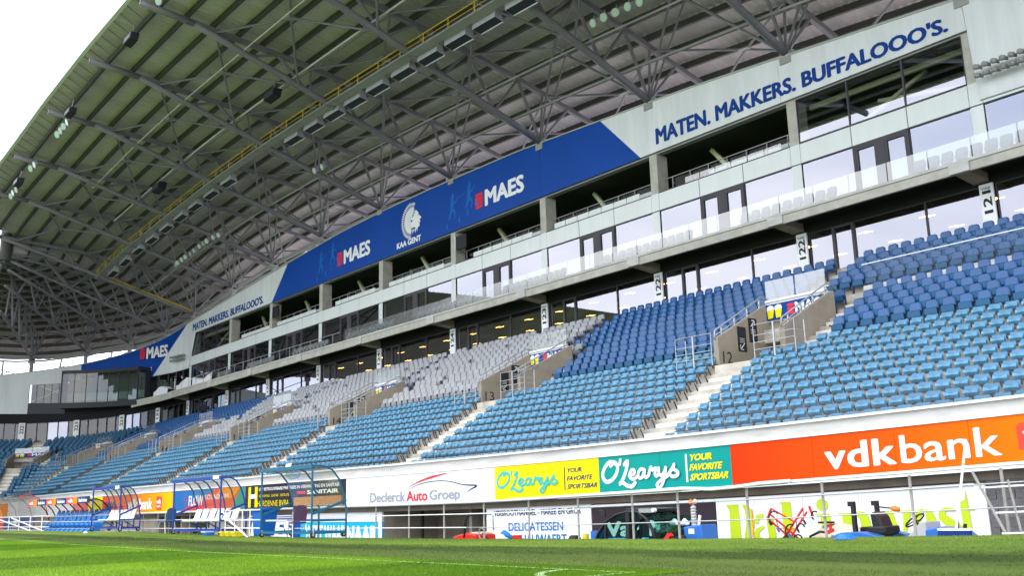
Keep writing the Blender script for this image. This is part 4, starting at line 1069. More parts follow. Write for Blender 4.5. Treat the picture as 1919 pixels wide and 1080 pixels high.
# trusses
def zC(u, Y):   # in the curved corner the bottom chords hang lower towards the inner node
    if u > -97.5 or u < -119: return zL(Y)
    ex = lerpt(u, [-118, -112.5, -107.4, -102.3, -97], [4.9, 2.25, .75, .15, 0]); return zL(Y) - ex * max(0., 1 - max(0., Y - 18) / 20.)
for ti, (u, _) in enumerate(TR):
    yi = y_in(u); ys = max(19.6, yi + (.5 if u < -97.5 else 0))
    ch = MB(RP)
    lp = [(u, y, zC(u, y)) for y in np.linspace(ys, 38.1, 7)]
    if yi < 17: ch.tube([(u, 16.5, 28.12), (u, 18.2, 27.98), (u, 19.7, 27.84)], .19, 8)
    ch.tube(lp, .20 if u > -97.5 else .13, 8)
    low = ch.build('truss_bottom_chord', 'steel_dark', roof, smooth=True)
    tc = MB(RP)
    yy = np.linspace(yi, 43.5, 9)
    for i in range(8): tc.bar((u, yy[i], zU(yy[i]) - .06), (u, yy[i + 1], zU(yy[i + 1]) - .06), .24 if u > -97.5 else .15, .30 if u > -97.5 else .2)
    tc.build('top_chord', 'steel_dark', low)
    lows = [23.0, 26.8, 30.6, 34.4, 38.0]; ups = [24.9, 28.7, 32.5, 36.3, 40.4]
    for j in range(5):
        if lows[j] < ys + .5: continue
        MB(RP).tube([(u, lows[j], zC(u, lows[j])), (u, ups[j], zU(ups[j]) - .1)], .09, 6).build('web_bar', 'steel_dark', low)
        if j: MB(RP).tube([(u, ups[j - 1], zU(ups[j - 1]) - .1), (u, lows[j], zC(u, lows[j]))], .105, 6).build('web_bar', 'steel_dark', low)
    MB(RP).tube([(u, 38.0, zC(u, 38.)), (u, 38.3, zU(38.3) - .1)], .07, 6).build('web_bar', 'steel_dark', low)
    MB(RP).tube([(u, 38.0, zC(u, 38.)), (u, 42.8, zU(42.8) - .1)], .08, 6).build('web_bar', 'steel_dark', low)
    # bearing post on the banner line
    zb0 = zC(u, 38.1) - rdrop(u, 38.1); p = RP(u, 38.15, 0)
    fl = ztop(u) - .3 if u > -135 else 13
    mb = MB(); mb.box(p[0] - .17, p[1] - .17, fl, p[0] + .17, p[1] + .17, zb0 - .28); mb.box(p[0] - .30, p[1] - .30, zb0 - .50, p[0] + .30, p[1] + .30, zb0 - .12)
    mb.tube([(p[0] - .3, p[1], zb0 - .02), (p[0] + .3, p[1], zb0 - .02)], .26, 10)
    mb.build('bearing_post', 'steel_mid', low)
# longitudinal tubes over the facade and behind, secondary posts and cross braces
def rail_u(name, m, y, z, r, u0=6, u1=-125, absz=True, n=50):
    pts = []
    for uu in np.linspace(u0, u1, n): pts.append(RP(uu, y, z))
    return MB().tube(pts, r, 8, warp=False).build(name, m, roof, smooth=True)
rail_u('edge_tube', 'steel_mid', 38.6, 22.25, .17); rail_u('edge_tube', 'steel_mid', 38.9, 21.95, .10); rail_u('edge_tube', 'steel_dark', 42.9, 24.1, .12, u1=-97)
for i in range(len(TR) - 1):
    u0, u1 = TR[i][0], TR[i + 1][0]; um = (u0 + u1) / 2
    for (y0, m_, y1) in ((23.4, None, 0), (29.6, None, 0), (35.2, None, 0), (41.0, None, 0)):
        if u0 < -97 and y0 < 24: continue
        hub = (um, y0, zU(y0) - .12)
        o = MB(RP); o.box(um - .28, y0 - .28, zU(y0) - .16, um + .28, y0 + .28, zU(y0) - .08); hb = o.build('bracing_plate', 'steel_mid', roof)
        for (uu, yy_, up_) in ((u0, y0 - 2.5, 1), (u1, y0 - 2.5, 1), (u0, y0 + 2.9, 0 if y0 < 38 else 1), (u1, y0 + 2.9, 0 if y0 < 38 else 1)):
            zz = zU(yy_) - .15 if up_ else max(zL(min(yy_, 38)), zL(38)) if yy_ <= 38.2 else zL(38)
            MB(RP).tube([hub, (uu, min(yy_, 38.) if not up_ else yy_, zz)], .075, 6).build('brace', 'steel_dark', hb)
    MB(RP).tube([(u0, 38.1, zL(38.)), (um, 36.2, zU(36.2))], .06, 6).build('brace', 'steel_dark', roof)
    MB(RP).tube([(u1, 38.1, zL(38.)), (um, 36.2, zU(36.2))], .06, 6).build('brace', 'steel_dark', roof)
    # post behind the banner midway and, in the open corner, crossed rods below the roof
    p = RP(um, 38.9, 22.0 if u0 > -97 else 22.0); q = AB(um, 38.4, ztop(um) - .2 if um > -135 else 12)
    MB().tube([p, q], .09, 6, warp=False).build('secondary_post', 'steel_mid', roof)
    if u0 < -106:
        for a, b in ((u0, u1), (u1, u0)): MB().tube([RP(a, 39.2, 21.9), AB(b, 39.2, ztop(b) - .6)], .05, 6, warp=False).build('cross_rod', 'steel_dark', roof)
MB().tube([(-97.2, 20.2, 23.3), (-97.2, 20.2, 26.3)], .5, 14).build('corner_node', 'purlin', roof)
# white curved lip along the front edge
mb = MB(RP)
nn = 70
for i in range(nn + 1):
    uu = 6 + (-97 - 6) * i / nn; mb.v += [RP(uu, 16.05, 28.70), RP(uu, 16.0, 28.95), RP(uu, 16.25, 29.02), RP(uu, 16.3, 28.72)]
for i in range(nn):
    a_ = 4 * i
    for j in range(4): mb.f.append((a_ + j, a_ + 4 + j, a_ + 4 + (j + 1) % 4, a_ + (j + 1) % 4))
mb.build('front_lip', 'roof_white', roof)
# small triangular lip brackets
for uu in np.arange(4, -97, -1.15):
    MB(RP).bar((uu, 16.3, 28.70), (uu - .5, 17.55, 28.35), .04).build('lip_bracket', 'steel_dark', roof)
# suspended pipes
def rpts(lst): return [RP(*p) for p in lst]
MB().tube([RP(uu, 22.6, 27.0) for uu in np.linspace(4, -80, 30)], .045, 6, warp=False).build('cable_tray', 'steel_light', roof)
MB().tube([RP(uu, 26.0, 26.25) for uu in np.linspace(4, -85, 30)], .07, 6, warp=False).build('cable_tray', 'steel_light', roof)
MB().tube([RP(uu, 26.35, 26.3) for uu in np.linspace(4, -85, 30)], .04, 6, warp=False).build('cable_tray', 'steel_dark', roof)
MB().tube([RP(uu, 33.2, 23.95) for uu in np.linspace(4, -96, 34)], .06, 6, warp=False).build('cable_tray', 'steel_mid', roof)
MB().tube([RP(uu, 35.9, 23.2) for uu in np.linspace(4, -96, 34)], .06, 6, warp=False).build('cable_tray', 'steel_mid', roof)
# catwalk with yellow rail and heater boxes
cw = thing('catwalk', 'narrow catwalk with a yellow handrail hung below the roof trusses', 'catwalk', loc=RP(-50, 28.6, 25.1))
def cwl(y, z, r, m, nm, u0=4, u1=-97): return MB().tube([RP(uu, y, z) for uu in np.linspace(u0, u1, 40)], r, 6, warp=False).build(nm, m, cw)
cwl(28.1, 25.55, .035, 'yellow_paint', 'yellow_rail'); cwl(28.1, 25.25, .02, 'yellow_paint', 'yellow_rail')
mb = MB(RP)
for i in range(40): mb.box(4 - i * 2.525, 28.15, 25.0, 4 - (i + 1) * 2.525, 28.75, 25.06)
mb.build('walkway_deck', 'steel_mid', cw)
for i, uu in enumerate(np.arange(3, -97, -2.3)): MB(RP).box(uu - .03, 28.08, 25.0, uu + .03, 28.12, 25.6).build('rail_post', 'yellow_paint', cw)
MB().tube([RP(-96.4, 28.4 + t * 9.4, 25.35 - t * 2.95) for t in np.linspace(0, 1, 6)], .07, 6, warp=False).build('yellow_rail', 'yellow_paint', cw)
hx = [-23.0, -25.6, -28.3, -30.9, -33.6, -36.3, -38.8, -41.4, -44.1, -46.9, -49.5, -52.1, -54.8, -57.6, -68.2, -71.4, -74.6, -77.6, -80.8, -84.2, -87.6, -91, -94.4]
for i, uu in enumerate(hx):
    t = thing('floodlight_box', 'long grey floodlight box with an open dark underside below the yellow rail', 'floodlight', 'floodlight boxes under the catwalk', loc=RP(uu, 29.3, 24.9))
    a, b = uu - .95, uu + .95
    mb = MB(RP); mb.quad((a, 28.80, 24.66), (b, 28.80, 24.66), (b, 28.84, 25.14), (a, 28.84, 25.14)); mb.quad((a, 29.38, 24.56), (b, 29.38, 24.56), (b, 29.2, 25.05), (a, 29.2, 25.05)); mb.quad((a, 28.84, 25.14), (b, 28.84, 25.14), (b, 29.2, 25.05), (a, 29.2, 25.05))
    mb.build('casing', 'galvanised', t)
    mb = MB(RP)
    for e in (a, b): MB(RP).poly([(e, 28.80, 24.66), (e, 29.38, 24.56), (e, 29.2, 25.05), (e, 28.84, 25.14)]).build('end_plate', 'galvanised', t)
    MB(RP).quad((a, 28.85, 24.70), (b, 28.85, 24.70), (b, 29.34, 24.61), (a, 29.34, 24.61)).build('louvre', 'dark_grey_panel', t)
    MB(RP).bar((a + .15, 29.2, 25.0), (a + .15, 28.5, 25.5), .05).build('hanger', 'steel_dark', t)
# loudspeakers
def px_at(px, py, Y):
    d = rot @ Vector((px - cx, -(py - cy), -F)); return d * (Y / d.y)
for (px, py, Y, s_, lb) in ((247, 75, 16.95, .8, 'black loudspeaker hung near the front roof edge, nearest of the two there'), (133, 212, 16.95, .75, 'black loudspeaker hung near the front roof edge beside round lamps'), (512, 180, 25.2, .9, 'large black loudspeaker hanging in the middle of the roof'), (299, 353, 25.6, 1.0, 'black loudspeaker hanging under the roof left of the yellow rail'), (131, 518, 27.5, 1.2, 'black loudspeaker hanging low in the far left of the roof'), (36, 343, 16.95, .8, 'black loudspeaker at the far front roof edge')):
    p = px_at(px, py, Y); t = thing('loudspeaker', lb, 'loudspeaker', loc=tuple(p))
    x, y, z = p
    MB().extr([(y - .3 * s_, z + .35 * s_), (y + .3 * s_, z + .35 * s_), (y + .2 * s_, z - .3 * s_), (y - .38 * s_, z - .18 * s_)], x - .75 * s_, x + .75 * s_).build('cabinet', 'black', t, bevel=.02)
    MB().quad((x - .68 * s_, y - .345 * s_, z + .28 * s_), (x + .68 * s_, y - .345 * s_, z + .28 * s_), (x + .68 * s_, y - .40 * s_, z - .12 * s_), (x - .68 * s_, y - .40 * s_, z - .12 * s_)).build('grille', 'dark_grey_panel', t)
    MB().bar((x, y, z + .3 * s_), (x, y + .1, z + 1.0), .06).build('hanger', 'steel_dark', t)
# round spotlights
LBL = {0: 'row of round green-tinted spotlights under the roof right of the banner lettering', 1: 'round spotlights in a long row under the far roof', 2: 'round spotlights by the front roof edge', 3: 'round spotlights high on the far left trusses', 4: 'pair of round spotlights on a truss above the far sponsor lettering'}
sp_pts = [(1198, 3, 31.6, 0), (1176, 12, 31.6, 0), (1153, 23, 31.6, 0), (1131, 32, 31.6, 0), (1111, 43, 31.6, 0),
          (409, 441, 31, 1), (399, 445, 31, 1), (387, 452, 31, 1), (380, 457, 31, 1), (373, 462, 31, 1), (347, 482, 31, 1), (340, 487, 31, 1), (332, 493, 31, 1), (328, 497, 31, 1), (363, 470, 31, 1), (356, 476, 31, 1),
          (125, 229, 17.0, 2), (119, 237, 17.0, 2), (113, 245, 17.0, 2), (107, 252, 17.0, 2), (64, 309, 17.0, 2), (57, 316, 17.0, 2), (30, 356, 17.0, 2), (24, 362, 17.0, 2), (20, 368, 17.0, 2), (297, 1, 17.0, 2),
          (49, 554, 30, 3), (38, 557, 30, 3), (11, 560, 30, 3), (1, 562, 30, 3), (589, 320, 30.3, 4), (603, 313, 30.3, 4)]
for (px, py, Y, k) in sp_pts:
    p = px_at(px, py, Y); x, y, z = p; t = thing('spotlight', LBL[k], 'spotlight', 'spotlights: ' + LBL[k][:60], loc=(x, y, z))
    d = Vector((random.uniform(-.2, .5), -1, -.45)).normalized(); r_ = .22 if k != 2 else .26
    P = [tuple(p - d * .32), tuple(p - d * .05), tuple(p)]
    MB().tube(P, r_, 12, rs=[.07, r_ * .9, r_]).build('housing', 'steel_mid', t, smooth=False)
    MB().tube([tuple(p), tuple(p + d * .02)], r_ * .86, 12).build('lens', 'lamp_green_glass', t)
    MB().bar(tuple(p - d * .2), (x, y + .1, z + .45), .04).build('yoke', 'steel_dark', t)

# ================================================================== ADVERTISING BOARDS (front of the stand)
def board(name_label, u0, u1, m, seam=None, z0=.40, z1=1.50):
    t = thing('advertising_board', name_label, 'advertising board', loc=SP((u0 + u1) / 2, 21.95, z0))
    cuts = [u0] + (seam or []) + [u1]
    if 'gradient' in m:
        mb = MB(SP)
        for a, b in zip(cuts[:-1], cuts[1:]): mb.box(a + .005, 21.94, z0, b - .005, 22.015, z1, .9)
        mb.build('panel', m, t)
    else:
        for a, b in zip(cuts[:-1], cuts[1:]): MB(SP).box(a + .005, 21.94, z0, b - .005, 22.015, z1, .9).build('panel', m, t)
    return t
bd = lambda a, b: SP(a, 21.932, b)
bd2 = lambda a, b: SP(a, 21.926, b)
t = board('orange advertising board with vdk bank in large white letters', -17.18, -2.0, 'board_gradient', [-14.6, -12.35, -10.55, -8])
text('lettering', 'vdk', 'print_white', t, bd, -14.22, .64, -12.36, 1.26, .027, spacing=1.06)
text('lettering', 'bank', 'print_white', t, bd, -12.20, .63, -9.88, 1.29, .012)
mb = MB(); poly2(mb, [(-9.50, .72), (-8.65, .62), (-8.6, 1.25), (-8.75, 1.32), (-9.42, 1.30), (-9.5, 1.24)], bd); mb.build('logo_square', 'board_red', t)
text('lettering', 'vdk', 'print_white', t, bd2, -9.36, .95, -8.75, 1.18, .05)
def olearys(t, x0, x1, z0, z1, m_, wk):
    """script lettering drawn as brush strokes"""
    X = lambda a, b: (x0 + (x1 - x0) * a / 10., z0 + (z1 - z0) * b / 4.)
    mb = MB(); W_ = lambda k: k * wk * (z1 - z0) / 4
    S = [([(1.9, 3.3), (1.2, 3.6), (.45, 2.9), (.15, 1.9), (.5, 1.1), (1.2, 1.15), (1.9, 1.9), (2.15, 2.9), (1.75, 3.5), (1.25, 3.1)], .42),
         ([(2.55, 3.75), (2.45, 3.2)], .36),
         ([(3.05, 3.1), (3.45, 3.5), (3.3, 2.6), (2.95, 1.6), (2.6, .9), (2.3, .62), (2.7, .8), (3.3, .35), (3.9, .25), (4.3, .65)], .42),
         ([(3.6, 1.6), (4.2, 1.8), (4.3, 2.2), (4.0, 2.35), (3.7, 1.9), (3.75, 1.35), (4.15, 1.15), (4.7, 1.5)], .34),
         ([(5.55, 2.2), (5.1, 2.35), (4.75, 1.8), (4.85, 1.25), (5.25, 1.35), (5.6, 2.3), (5.5, 1.5), (5.75, 1.25), (6.1, 1.6)], .34),
         ([(6.0, 1.4), (6.35, 2.5), (6.5, 2.1), (6.95, 2.3), (6.8, 1.6), (7.0, 1.3), (7.3, 1.6)], .34),
         ([(7.3, 2.3), (7.3, 1.6), (7.6, 1.35), (8.0, 1.9), (8.15, 2.4), (7.95, 1.2), (7.6, .2), (7.2, -.2), (7.0, .25), (7.5, .75), (8.3, 1.2)], .34),
         ([(8.3, 1.3), (8.9, 2.1), (9.15, 2.6), (9.0, 2.1), (9.5, 1.6), (9.4, 1.2), (8.9, 1.1), (8.6, 1.35)], .36)]
    for pts, w in S: ribbon(mb, [X(*p) for p in pts], W_(w), bd)
    mb.build('script_lettering', m_, t)
t = board("teal advertising board with white O'Learys script and yellow slogan", -22.32, -17.18, 'board_teal', [-19.77])
olearys(t, -22.2, -18.9, .52, 1.42, 'print_white', 1.25)
MB(SP).box(-18.79, 21.928, .58, -18.73, 21.935, 1.36).build('divider', 'print_white', t)
for j, s_ in enumerate(('YOUR', 'FAVORITE', 'SPORTSBAR')):
    text('lettering', s_, 'print_yellow', t, bd, -18.62, 1.16 - j * .27, -18.62 + (.80, 1.12, 1.33)[j], 1.33 - j * .27, .05, .05)
t = board("yellow advertising board with teal O'Learys script and dark slogan", -27.55, -22.32, 'board_yellow')
olearys(t, -27.45, -24.1, .60, 1.36, 'print_teal', 1.15)
MB(SP).box(-23.93, 21.928, .58, -23.89, 21.935, 1.30).build('divider', 'print_navy', t)
for j, s_ in enumerate(('YOUR', 'FAVORITE', 'SPORTSBAR')):
    text('lettering', s_, 'print_navy', t, bd, -23.78, 1.12 - j * .25, -23.78 + (.70, 1.15, 1.38)[j], 1.26 - j * .25, .02, .05)
t = board('white advertising board with grey and red Declerck Auto Groep lettering and car outline', -37.83, -27.55, 'board_white', [-34.2, -30.9])
for s_, a, b, m_ in (('Declerck', -35.85, -33.25, 'print_grey'), ('Auto', -33.12, -31.72, 'print_red'), ('Groep', -31.55, -29.62, 'print_grey')):
    text('lettering', s_, m_, t, bd, a, .50 if s_ != 'Groep' else .40, b, .86, .032)
mb = MB(); ribbon(mb, [(-33.1, .98), (-32.3, 1.18), (-31.4, 1.32), (-30.4, 1.42)], [.005, .06, .09, .02], bd); mb.build('red_swoosh', 'print_red', t)
mb = MB(); ribbon(mb, [(-33.0, .93), (-32.2, 1.10), (-31.2, 1.17), (-30.3, 1.13), (-29.4, .98), (-28.6, .92), (-28.9, .82), (-29.2, .72)], [.01, .03, .03, .03, .035, .06, .04, .01], bd); mb.build('car_outline', 'print_navy', t)
t = board('dark advertising board with a large yellow H and white lettering behind the near dugout', -47.87, -37.83, 'board_dark', [-43.0])
for a in (-47.5, -46.75): MB(SP).box(a, 21.928, .47, a + .28, 21.935, 1.42).build('letter_bar', 'print_yellow', t)
MB(SP).box(-47.35, 21.922, .88, -46.6, 21.93, 1.08).build('letter_cross_bar', 'print_white', t)
text('lettering', 'HARDENNE BVBA', 'print_yellow', t, bd, -46.45, .50, -43.1, .76, -.01)
text('lettering', 'VERWARMING   SANITAIR   VENTILATIE', 'print_yellow', t, bd, -46.3, .92, -43.1, 1.04, .0)
text('lettering', 'UW BETROUWBARE PARTNERS IN VERWARMING EN SANITAIR', 'print_white', t, bd, -46.3, 1.22, -38.4, 1.36, .02)
for zz in (.98, .48):
    MB(SP).box(-42.3, 21.928, zz, -41.5, 21.935, zz + .12).build('logo_patch', 'print_red' if zz > .5 else 'print_white', t)
    text('lettering', 'SANITAIR', 'print_white', t, bd, -41.3, zz - .02, -38.5, zz + .14, .04)
t = board('blue and red advertising board with white FLOW lettering behind a dugout', -57.4, -47.87, 'board_red')
mb = MB(); poly2(mb, [(-57.35, .42), (-56.2, .42), (-54.2, .95), (-52.2, 1.3), (-51.6, 1.48), (-57.35, 1.48)], lambda a, b: SP(a, 21.934, b)); mb.build('blue_field', 'board_blue', t)
mb = MB(); poly2(mb, [(-49.5, .42), (-47.9, .42), (-47.9, 1.48), (-48.4, 1.48)], lambda a, b: SP(a, 21.934, b)); mb.build('teal_field', 'board_teal', t)
mb = MB(); poly2(mb, [(-51.0, 1.48), (-48.5, 1.48), (-49.3, .98), (-51.6, .98)], lambda a, b: SP(a, 21.934, b)); mb.build('orange_field', 'board_orange', t)
mb = MB(); ribbon(mb, [(-55.6, 1.4), (-55.9, .95), (-55.45, .98), (-55.75, .5)], [.02, .12, .12, .02], bd2, smooth=False); mb.build('lightning_bolt', 'print_red', t)
text('lettering', 'FLOW', 'print_white', t, bd2, -55.2, .66, -53.2, 1.18, .03); text('lettering', 'SOLADIUM', 'print_white', t, bd2, -53.0, .95, -49.9, 1.20, -.01)
t = board('orange advertising board with white bank lettering and a red cube between the dugouts', -66.4, -57.75, 'board_gradient_far')
text('lettering', 'vdk bank', 'print_white', t, bd, -65.2, .58, -60.95, 1.2, .035)
mb = MB(); poly2(mb, [(-60.3, .55), (-59.4, .48), (-59.3, 1.22), (-60.25, 1.28)], bd); mb.build('logo_cube', 'board_red', t)
text('lettering', 'vdk', 'print_white', t, bd2, -60.2, .86, -59.45, 1.1, .05); text('lettering', 'bank', 'print_white', t, bd2, -60.15, .66, -59.5, .8, .03)
t = board('pink and yellow advertising board behind the far dugouts', -77.0, -66.42, 'board_red', [-73.6, -70.2])
MB(SP).box(-73.4, 21.928, .41, -70.3, 21.935, 1.49).build('yellow_field', 'board_yellow', t); text('lettering', 'DWS', 'print_navy', t, bd, -69.6, .7, -67.6, 1.1, .05)
t = board('plain white advertising board at the far end before the corner', -96.0, -77.02, 'board_white', [-90, -84]); text('lettering', 'TELENET', 'print_grey', t, bd, -94, .6, -88, 1.2) if False else None
t = board('orange and yellow board on the curved corner front', -124, -96.02, 'board_orange')
# lower wall panels behind the railing
def lower(label, u0, u1, m_, z0=-1.95, z1=.02, frame_m='board_white', seams=None):
    t = thing('wall_panel', label, 'advertising panel', loc=SP((u0 + u1) / 2, 22.2, z0))
    cuts = [u0] + (seams or []) + [u1]
    for a, b in zip(cuts[:-1], cuts[1:]): MB(SP).box(a + .006, 22.2, z0, b - .006, 22.28, z1, .9).build('panel', m_, t)
    MB(SP).box(u0, 22.17, z1, u1, 22.29, z1 + .06, .9).build('top_trim', 'print_white', t)
    return t
lw = lambda a, b: SP(a, 22.19, b)
lw2 = lambda a, b: SP(a, 22.184, b)
t = lower('long white wall panel with lime green serif Dalinvest lettering', -18.02, -10.7, 'board_white', seams=[-16.7, -15.2, -13.6, -12.2])
# stencil serif letters as printed shapes
mb = MB()
zb, zx, za = -1.12, -.44, -.10
def blk(pts): poly2(mb, pts, lw)
def serif(x, z, w=.22, h=.05): blk([(x - w * .6, z - h), (x + w * .1, z - h), (x + w * .1, z), (x - w * .6, z)])
blk([(-17.62, za), (-17.22, za), (-17.16, zb), (-17.62, zb), (-17.52, -.35), (-17.62, za + -.05)][:0] or [(-17.66, za), (-17.24, za), (-17.20, zb), (-17.58, zb), (-17.56, -.25)])
ribbon(mb, [(-17.06, za - .05), (-16.92, -.3), (-16.88, -.62), (-16.98, -.95), (-17.08, zb)], [.08, .24, .28, .24, .08], lw)
ribbon(mb, [(-16.66, -.58), (-16.62, -.47), (-16.48, -.42)], [.12, .14, .10], lw); blk([(-16.36, zx), (-16.12, zx - .08), (-16.06, zb + .02), (-16.30, zb)])
ribbon(mb, [(-16.46, -.72), (-16.66, -.82), (-16.68, -1.0), (-16.46, -1.1)], [.06, .14, .18, .10], lw); blk([(-16.05, zb + .02), (-15.95, zb + .08), (-15.93, zb + .14), (-16.1, zb + .06)])
blk([(-15.92, za), (-15.56, za), (-15.52, zb), (-15.84, zb), (-15.84, za - .06)])
poly2(mb, [(-14.62 + .17 * math.cos(a), za - .12 + .15 * math.sin(a)) for a in np.linspace(0, 6.28, 17)[:-1]], lw)
blk([(-14.88, zx), (-14.42, zx), (-14.38, zb), (-14.68, zb), (-14.70, zx - .07)])
blk([(-14.2, zx), (-13.78, zx), (-13.76, zb), (-14.06, zb), (-14.08, zx - .07)]); ribbon(mb, [(-13.66, zx - .06), (-13.5, zx - .10), (-13.45, -.75), (-13.45, zb)], [.10, .22, .26, .26], lw)
blk([(-13.2, zx), (-12.72, zx), (-12.72, zx - .05), (-12.5, zb), (-12.68, zb), (-13.05, zx - .06)]); blk([(-12.62, zx), (-12.22, zx), (-12.34, zx - .07), (-12.46, -.95), (-12.40, -1.0)][:0] or [(-12.58, zx), (-12.24, zx), (-12.26, zx - .06), (-12.42, -.95), (-12.5, -.95), (-12.46, zx - .08)])
ribbon(mb, [(-11.98, zx - .03), (-12.12, -.60), (-12.12, -.85), (-11.98, zb)], [.10, .2, .22, .12], lw); blk([(-11.9, zx), (-11.76, zx - .02), (-11.64, -.72), (-11.9, -.72)])
ribbon(mb, [(-11.2, zx - .04), (-11.44, zx - .03), (-11.5, -.62), (-11.3, -.80), (-11.1, -.95), (-11.22, zb)], [.06, .10, .2, .22, .2, .08], lw)
blk([(-10.98, zx - .02), (-11.0, zx + .10), (-10.88, zx + .14), (-10.82, za - .08), (-10.80, zb)][:0] or [(-11.06, zx - .04), (-11.06, zx + .12), (-10.94, zx + .17), (-10.90, -.02), (-10.84, zb), (-11.02, zb)]); blk([(-10.86, zx - .02), (-10.74, zx - .02), (-10.74, zx - .07), (-10.86, zx - .07)])
mb.build('lettering', 'print_lime', t)
t = lower('plum wall panel with white Van and blue lettering behind the loader cab', -23.0, -18.04, 'board_plum')
text('lettering', 'Van M', 'print_white', t, lw, -22.34, -.88, -19.9, -.46, .045); MB(SP).box(-22.3, 22.186, -1.25, -20.6, 22.192, -.93).build('blue_field', 'board_cyan', t); text('lettering', 'VERSCHUEREN'[:8], 'print_white', t, lw2, -22.25, -1.06, -20.75, -.95, .03)
t = lower('white wall panel with blue DELICATESSEN VANHAUWAERT lettering', -28.4, -23.02, 'board_white', z1=.10, seams=[-25.9])
text('lettering', 'VISGROOTHANDEL - MAREE EN GROS', 'print_navy', t, lw, -27.95, -.16, -23.5, .03, .015)
text('lettering', 'DELICATESSEN', 'print_blue', t, lw, -27.15, -.67, -24.35, -.40, .02); text('lettering', 'VANHAUWAERT', 'print_blue', t, lw, -27.4, -1.10, -24.2, -.80, .02)
t = lower('cyan wall panel ending in white NAAR lettering', -42.4, -35.36, 'board_cyan', z1=-.28); MB(SP).box(-42.4, 22.2, -.21, -35.36, 22.28, .12, 1).build('white_strip', 'board_white', t)
MB(SP).box(-35.62, 22.19, -1.9, -35.36, 22.2, .1).build('edge_strip', 'board_white', t)
text('lettering', 'WEET WAAR', 'print_white', t, lw, -41.9, -1.1, -38.3, -.45, .05); text('lettering', 'NAAR', 'print_white', t, lw, -38.15, -1.12, -35.75, -.48, .06)
t = lower('royal blue wall panel with white MAES lettering under the dark board', -47.8, -42.42, 'board_royal', z1=.0); text('lettering', 'MAES', 'print_white', t, lw, -47.5, -1.0, -43.3, -.22, .06, .05)
# openings under the stand: parking bay with a grey door, garage with machines
bay = thing('undercroft', 'open bay under the stand with concrete back wall, pipe and grey door', 'undercroft', loc=(-32, 25, -1.9))
MB(SP).box(-35.36, 25.0, -2.0, -30.2, 25.1, .4, 1).build('back_wall', 'wall_concrete', bay); MB(SP).box(-35.5, 22.5, -2.0, -35.36, 25, .4).build('side_wall', 'wall_concrete', bay)
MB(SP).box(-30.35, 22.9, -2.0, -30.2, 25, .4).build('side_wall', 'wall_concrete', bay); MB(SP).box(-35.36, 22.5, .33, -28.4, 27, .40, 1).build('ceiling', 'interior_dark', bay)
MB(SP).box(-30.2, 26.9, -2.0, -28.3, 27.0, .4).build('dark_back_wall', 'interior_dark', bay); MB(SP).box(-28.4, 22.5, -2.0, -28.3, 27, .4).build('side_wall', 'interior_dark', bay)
MB(SP).tube([(-33.9, 23.2, -1.9), (-33.9, 23.2, .3)], .07, 8).build('down_pipe', 'black', bay)
dr = MB(SP).box(-32.2, 24.92, -1.9, -31.1, 24.99, -.0).build('door', 'steel_light', bay); MB(SP).box(-31.25, 24.88, -.95, -31.2, 24.92, -.80).build('handle', 'black', dr)
MB(SP).box(-32.3, 24.9, .0, -31.0, 24.99, .08).build('door_frame', 'steel_mid', bay)
ba2 = thing('garage_opening', 'dark garage opening under the stand beside the blue chair', 'garage opening', loc=(-57, 25, -1.9))
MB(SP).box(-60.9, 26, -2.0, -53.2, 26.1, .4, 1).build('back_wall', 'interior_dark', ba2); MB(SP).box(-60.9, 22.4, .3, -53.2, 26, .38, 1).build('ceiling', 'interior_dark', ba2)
for a in (-61.0, -57.2, -53.2): MB(SP).box(a, 22.3, -2.0, a + .12, 26, .3).build('side_wall', 'wall_concrete', ba2)
# block wall at the right end: each block a piece
bw = thing('block_wall', 'dark grey concrete block wall with pale joints at the right end', 'wall', loc=(-9, 22.3, -1.9))
MB(SP).box(-10.45, 22.26, -1.9, -4.0, 22.3, .12, 1).build('mortar_bed', 'mortar', bw)
bme = None
rows_ = [(-1.9 + j * .20, .185) for j in range(10)]
for j, (z0, h) in enumerate(rows_):
    x = -10.45 + (.0 if j % 2 else -.20)
    while x < -4.2:
        a, b = max(x + .012, -10.44), x + .40 - .004
        if b - a > .05: MB(SP).box(a, 22.215, z0, b, 22.262, z0 + h).build('block', 'block_grey', bw)
        x += .41
MB(SP).box(-10.7, 22.18, -1.9, -10.46, 22.3, .06).build('end_trim', 'print_white', bw)

# ================================================================== PITCH-SIDE OBJECTS
def zt_r(x): return lerpt(x, [-60, -30, -21.2, -12.6, -9.1, -7, -4], [.06, .08, .11, .26, .37, .44, .50])
rl = thing('pitch_railing', 'long galvanised railing with white pipes along the turf edge before the stand', 'railing', loc=(-25, 16.5, -.8))
posts = [-26.7, -24.87, -23.1, -21.27, -19.42, -17.6, -15.81, -14.46, -12.62, -10.87, -9.1, -7.5, -5.8] + [-28.5 - 1.85 * i for i in range(19)]
for x in posts:
    if -54 < x < -51.5: continue
    z1 = zt_r(x) - .03; MB().box(x - .022, 16.53, -1.3, x + .022, 16.56, z1).build('post', 'post_steel', rl)
def rtube(x0, x1, dz_, r, nm='rail', m='galvanised', n=16, y=16.5):
    MB().tube([(x, y, zt_r(x) + dz_) for x in np.linspace(x0, x1, n)], r, 8, warp=False).build(nm, m, rl, smooth=True)
rtube(-63, -14.3, 0, .028, 'top_pipe', 'galvanised', 40); rtube(-14.3, -11.6, .0, .02, 'top_pipe', 'galvanised'); rtube(-11.55, -4, .02, .032, 'top_pipe', 'white_pipe')
rtube(-63, -17.5, -.30, .014, m='white_pipe', n=40); rtube(-17.5, -4, -.27, .012, n=20); rtube(-63, -22, -.66, .014, m='white_pipe', n=40); rtube(-22, -4, -.66, .012, n=20)
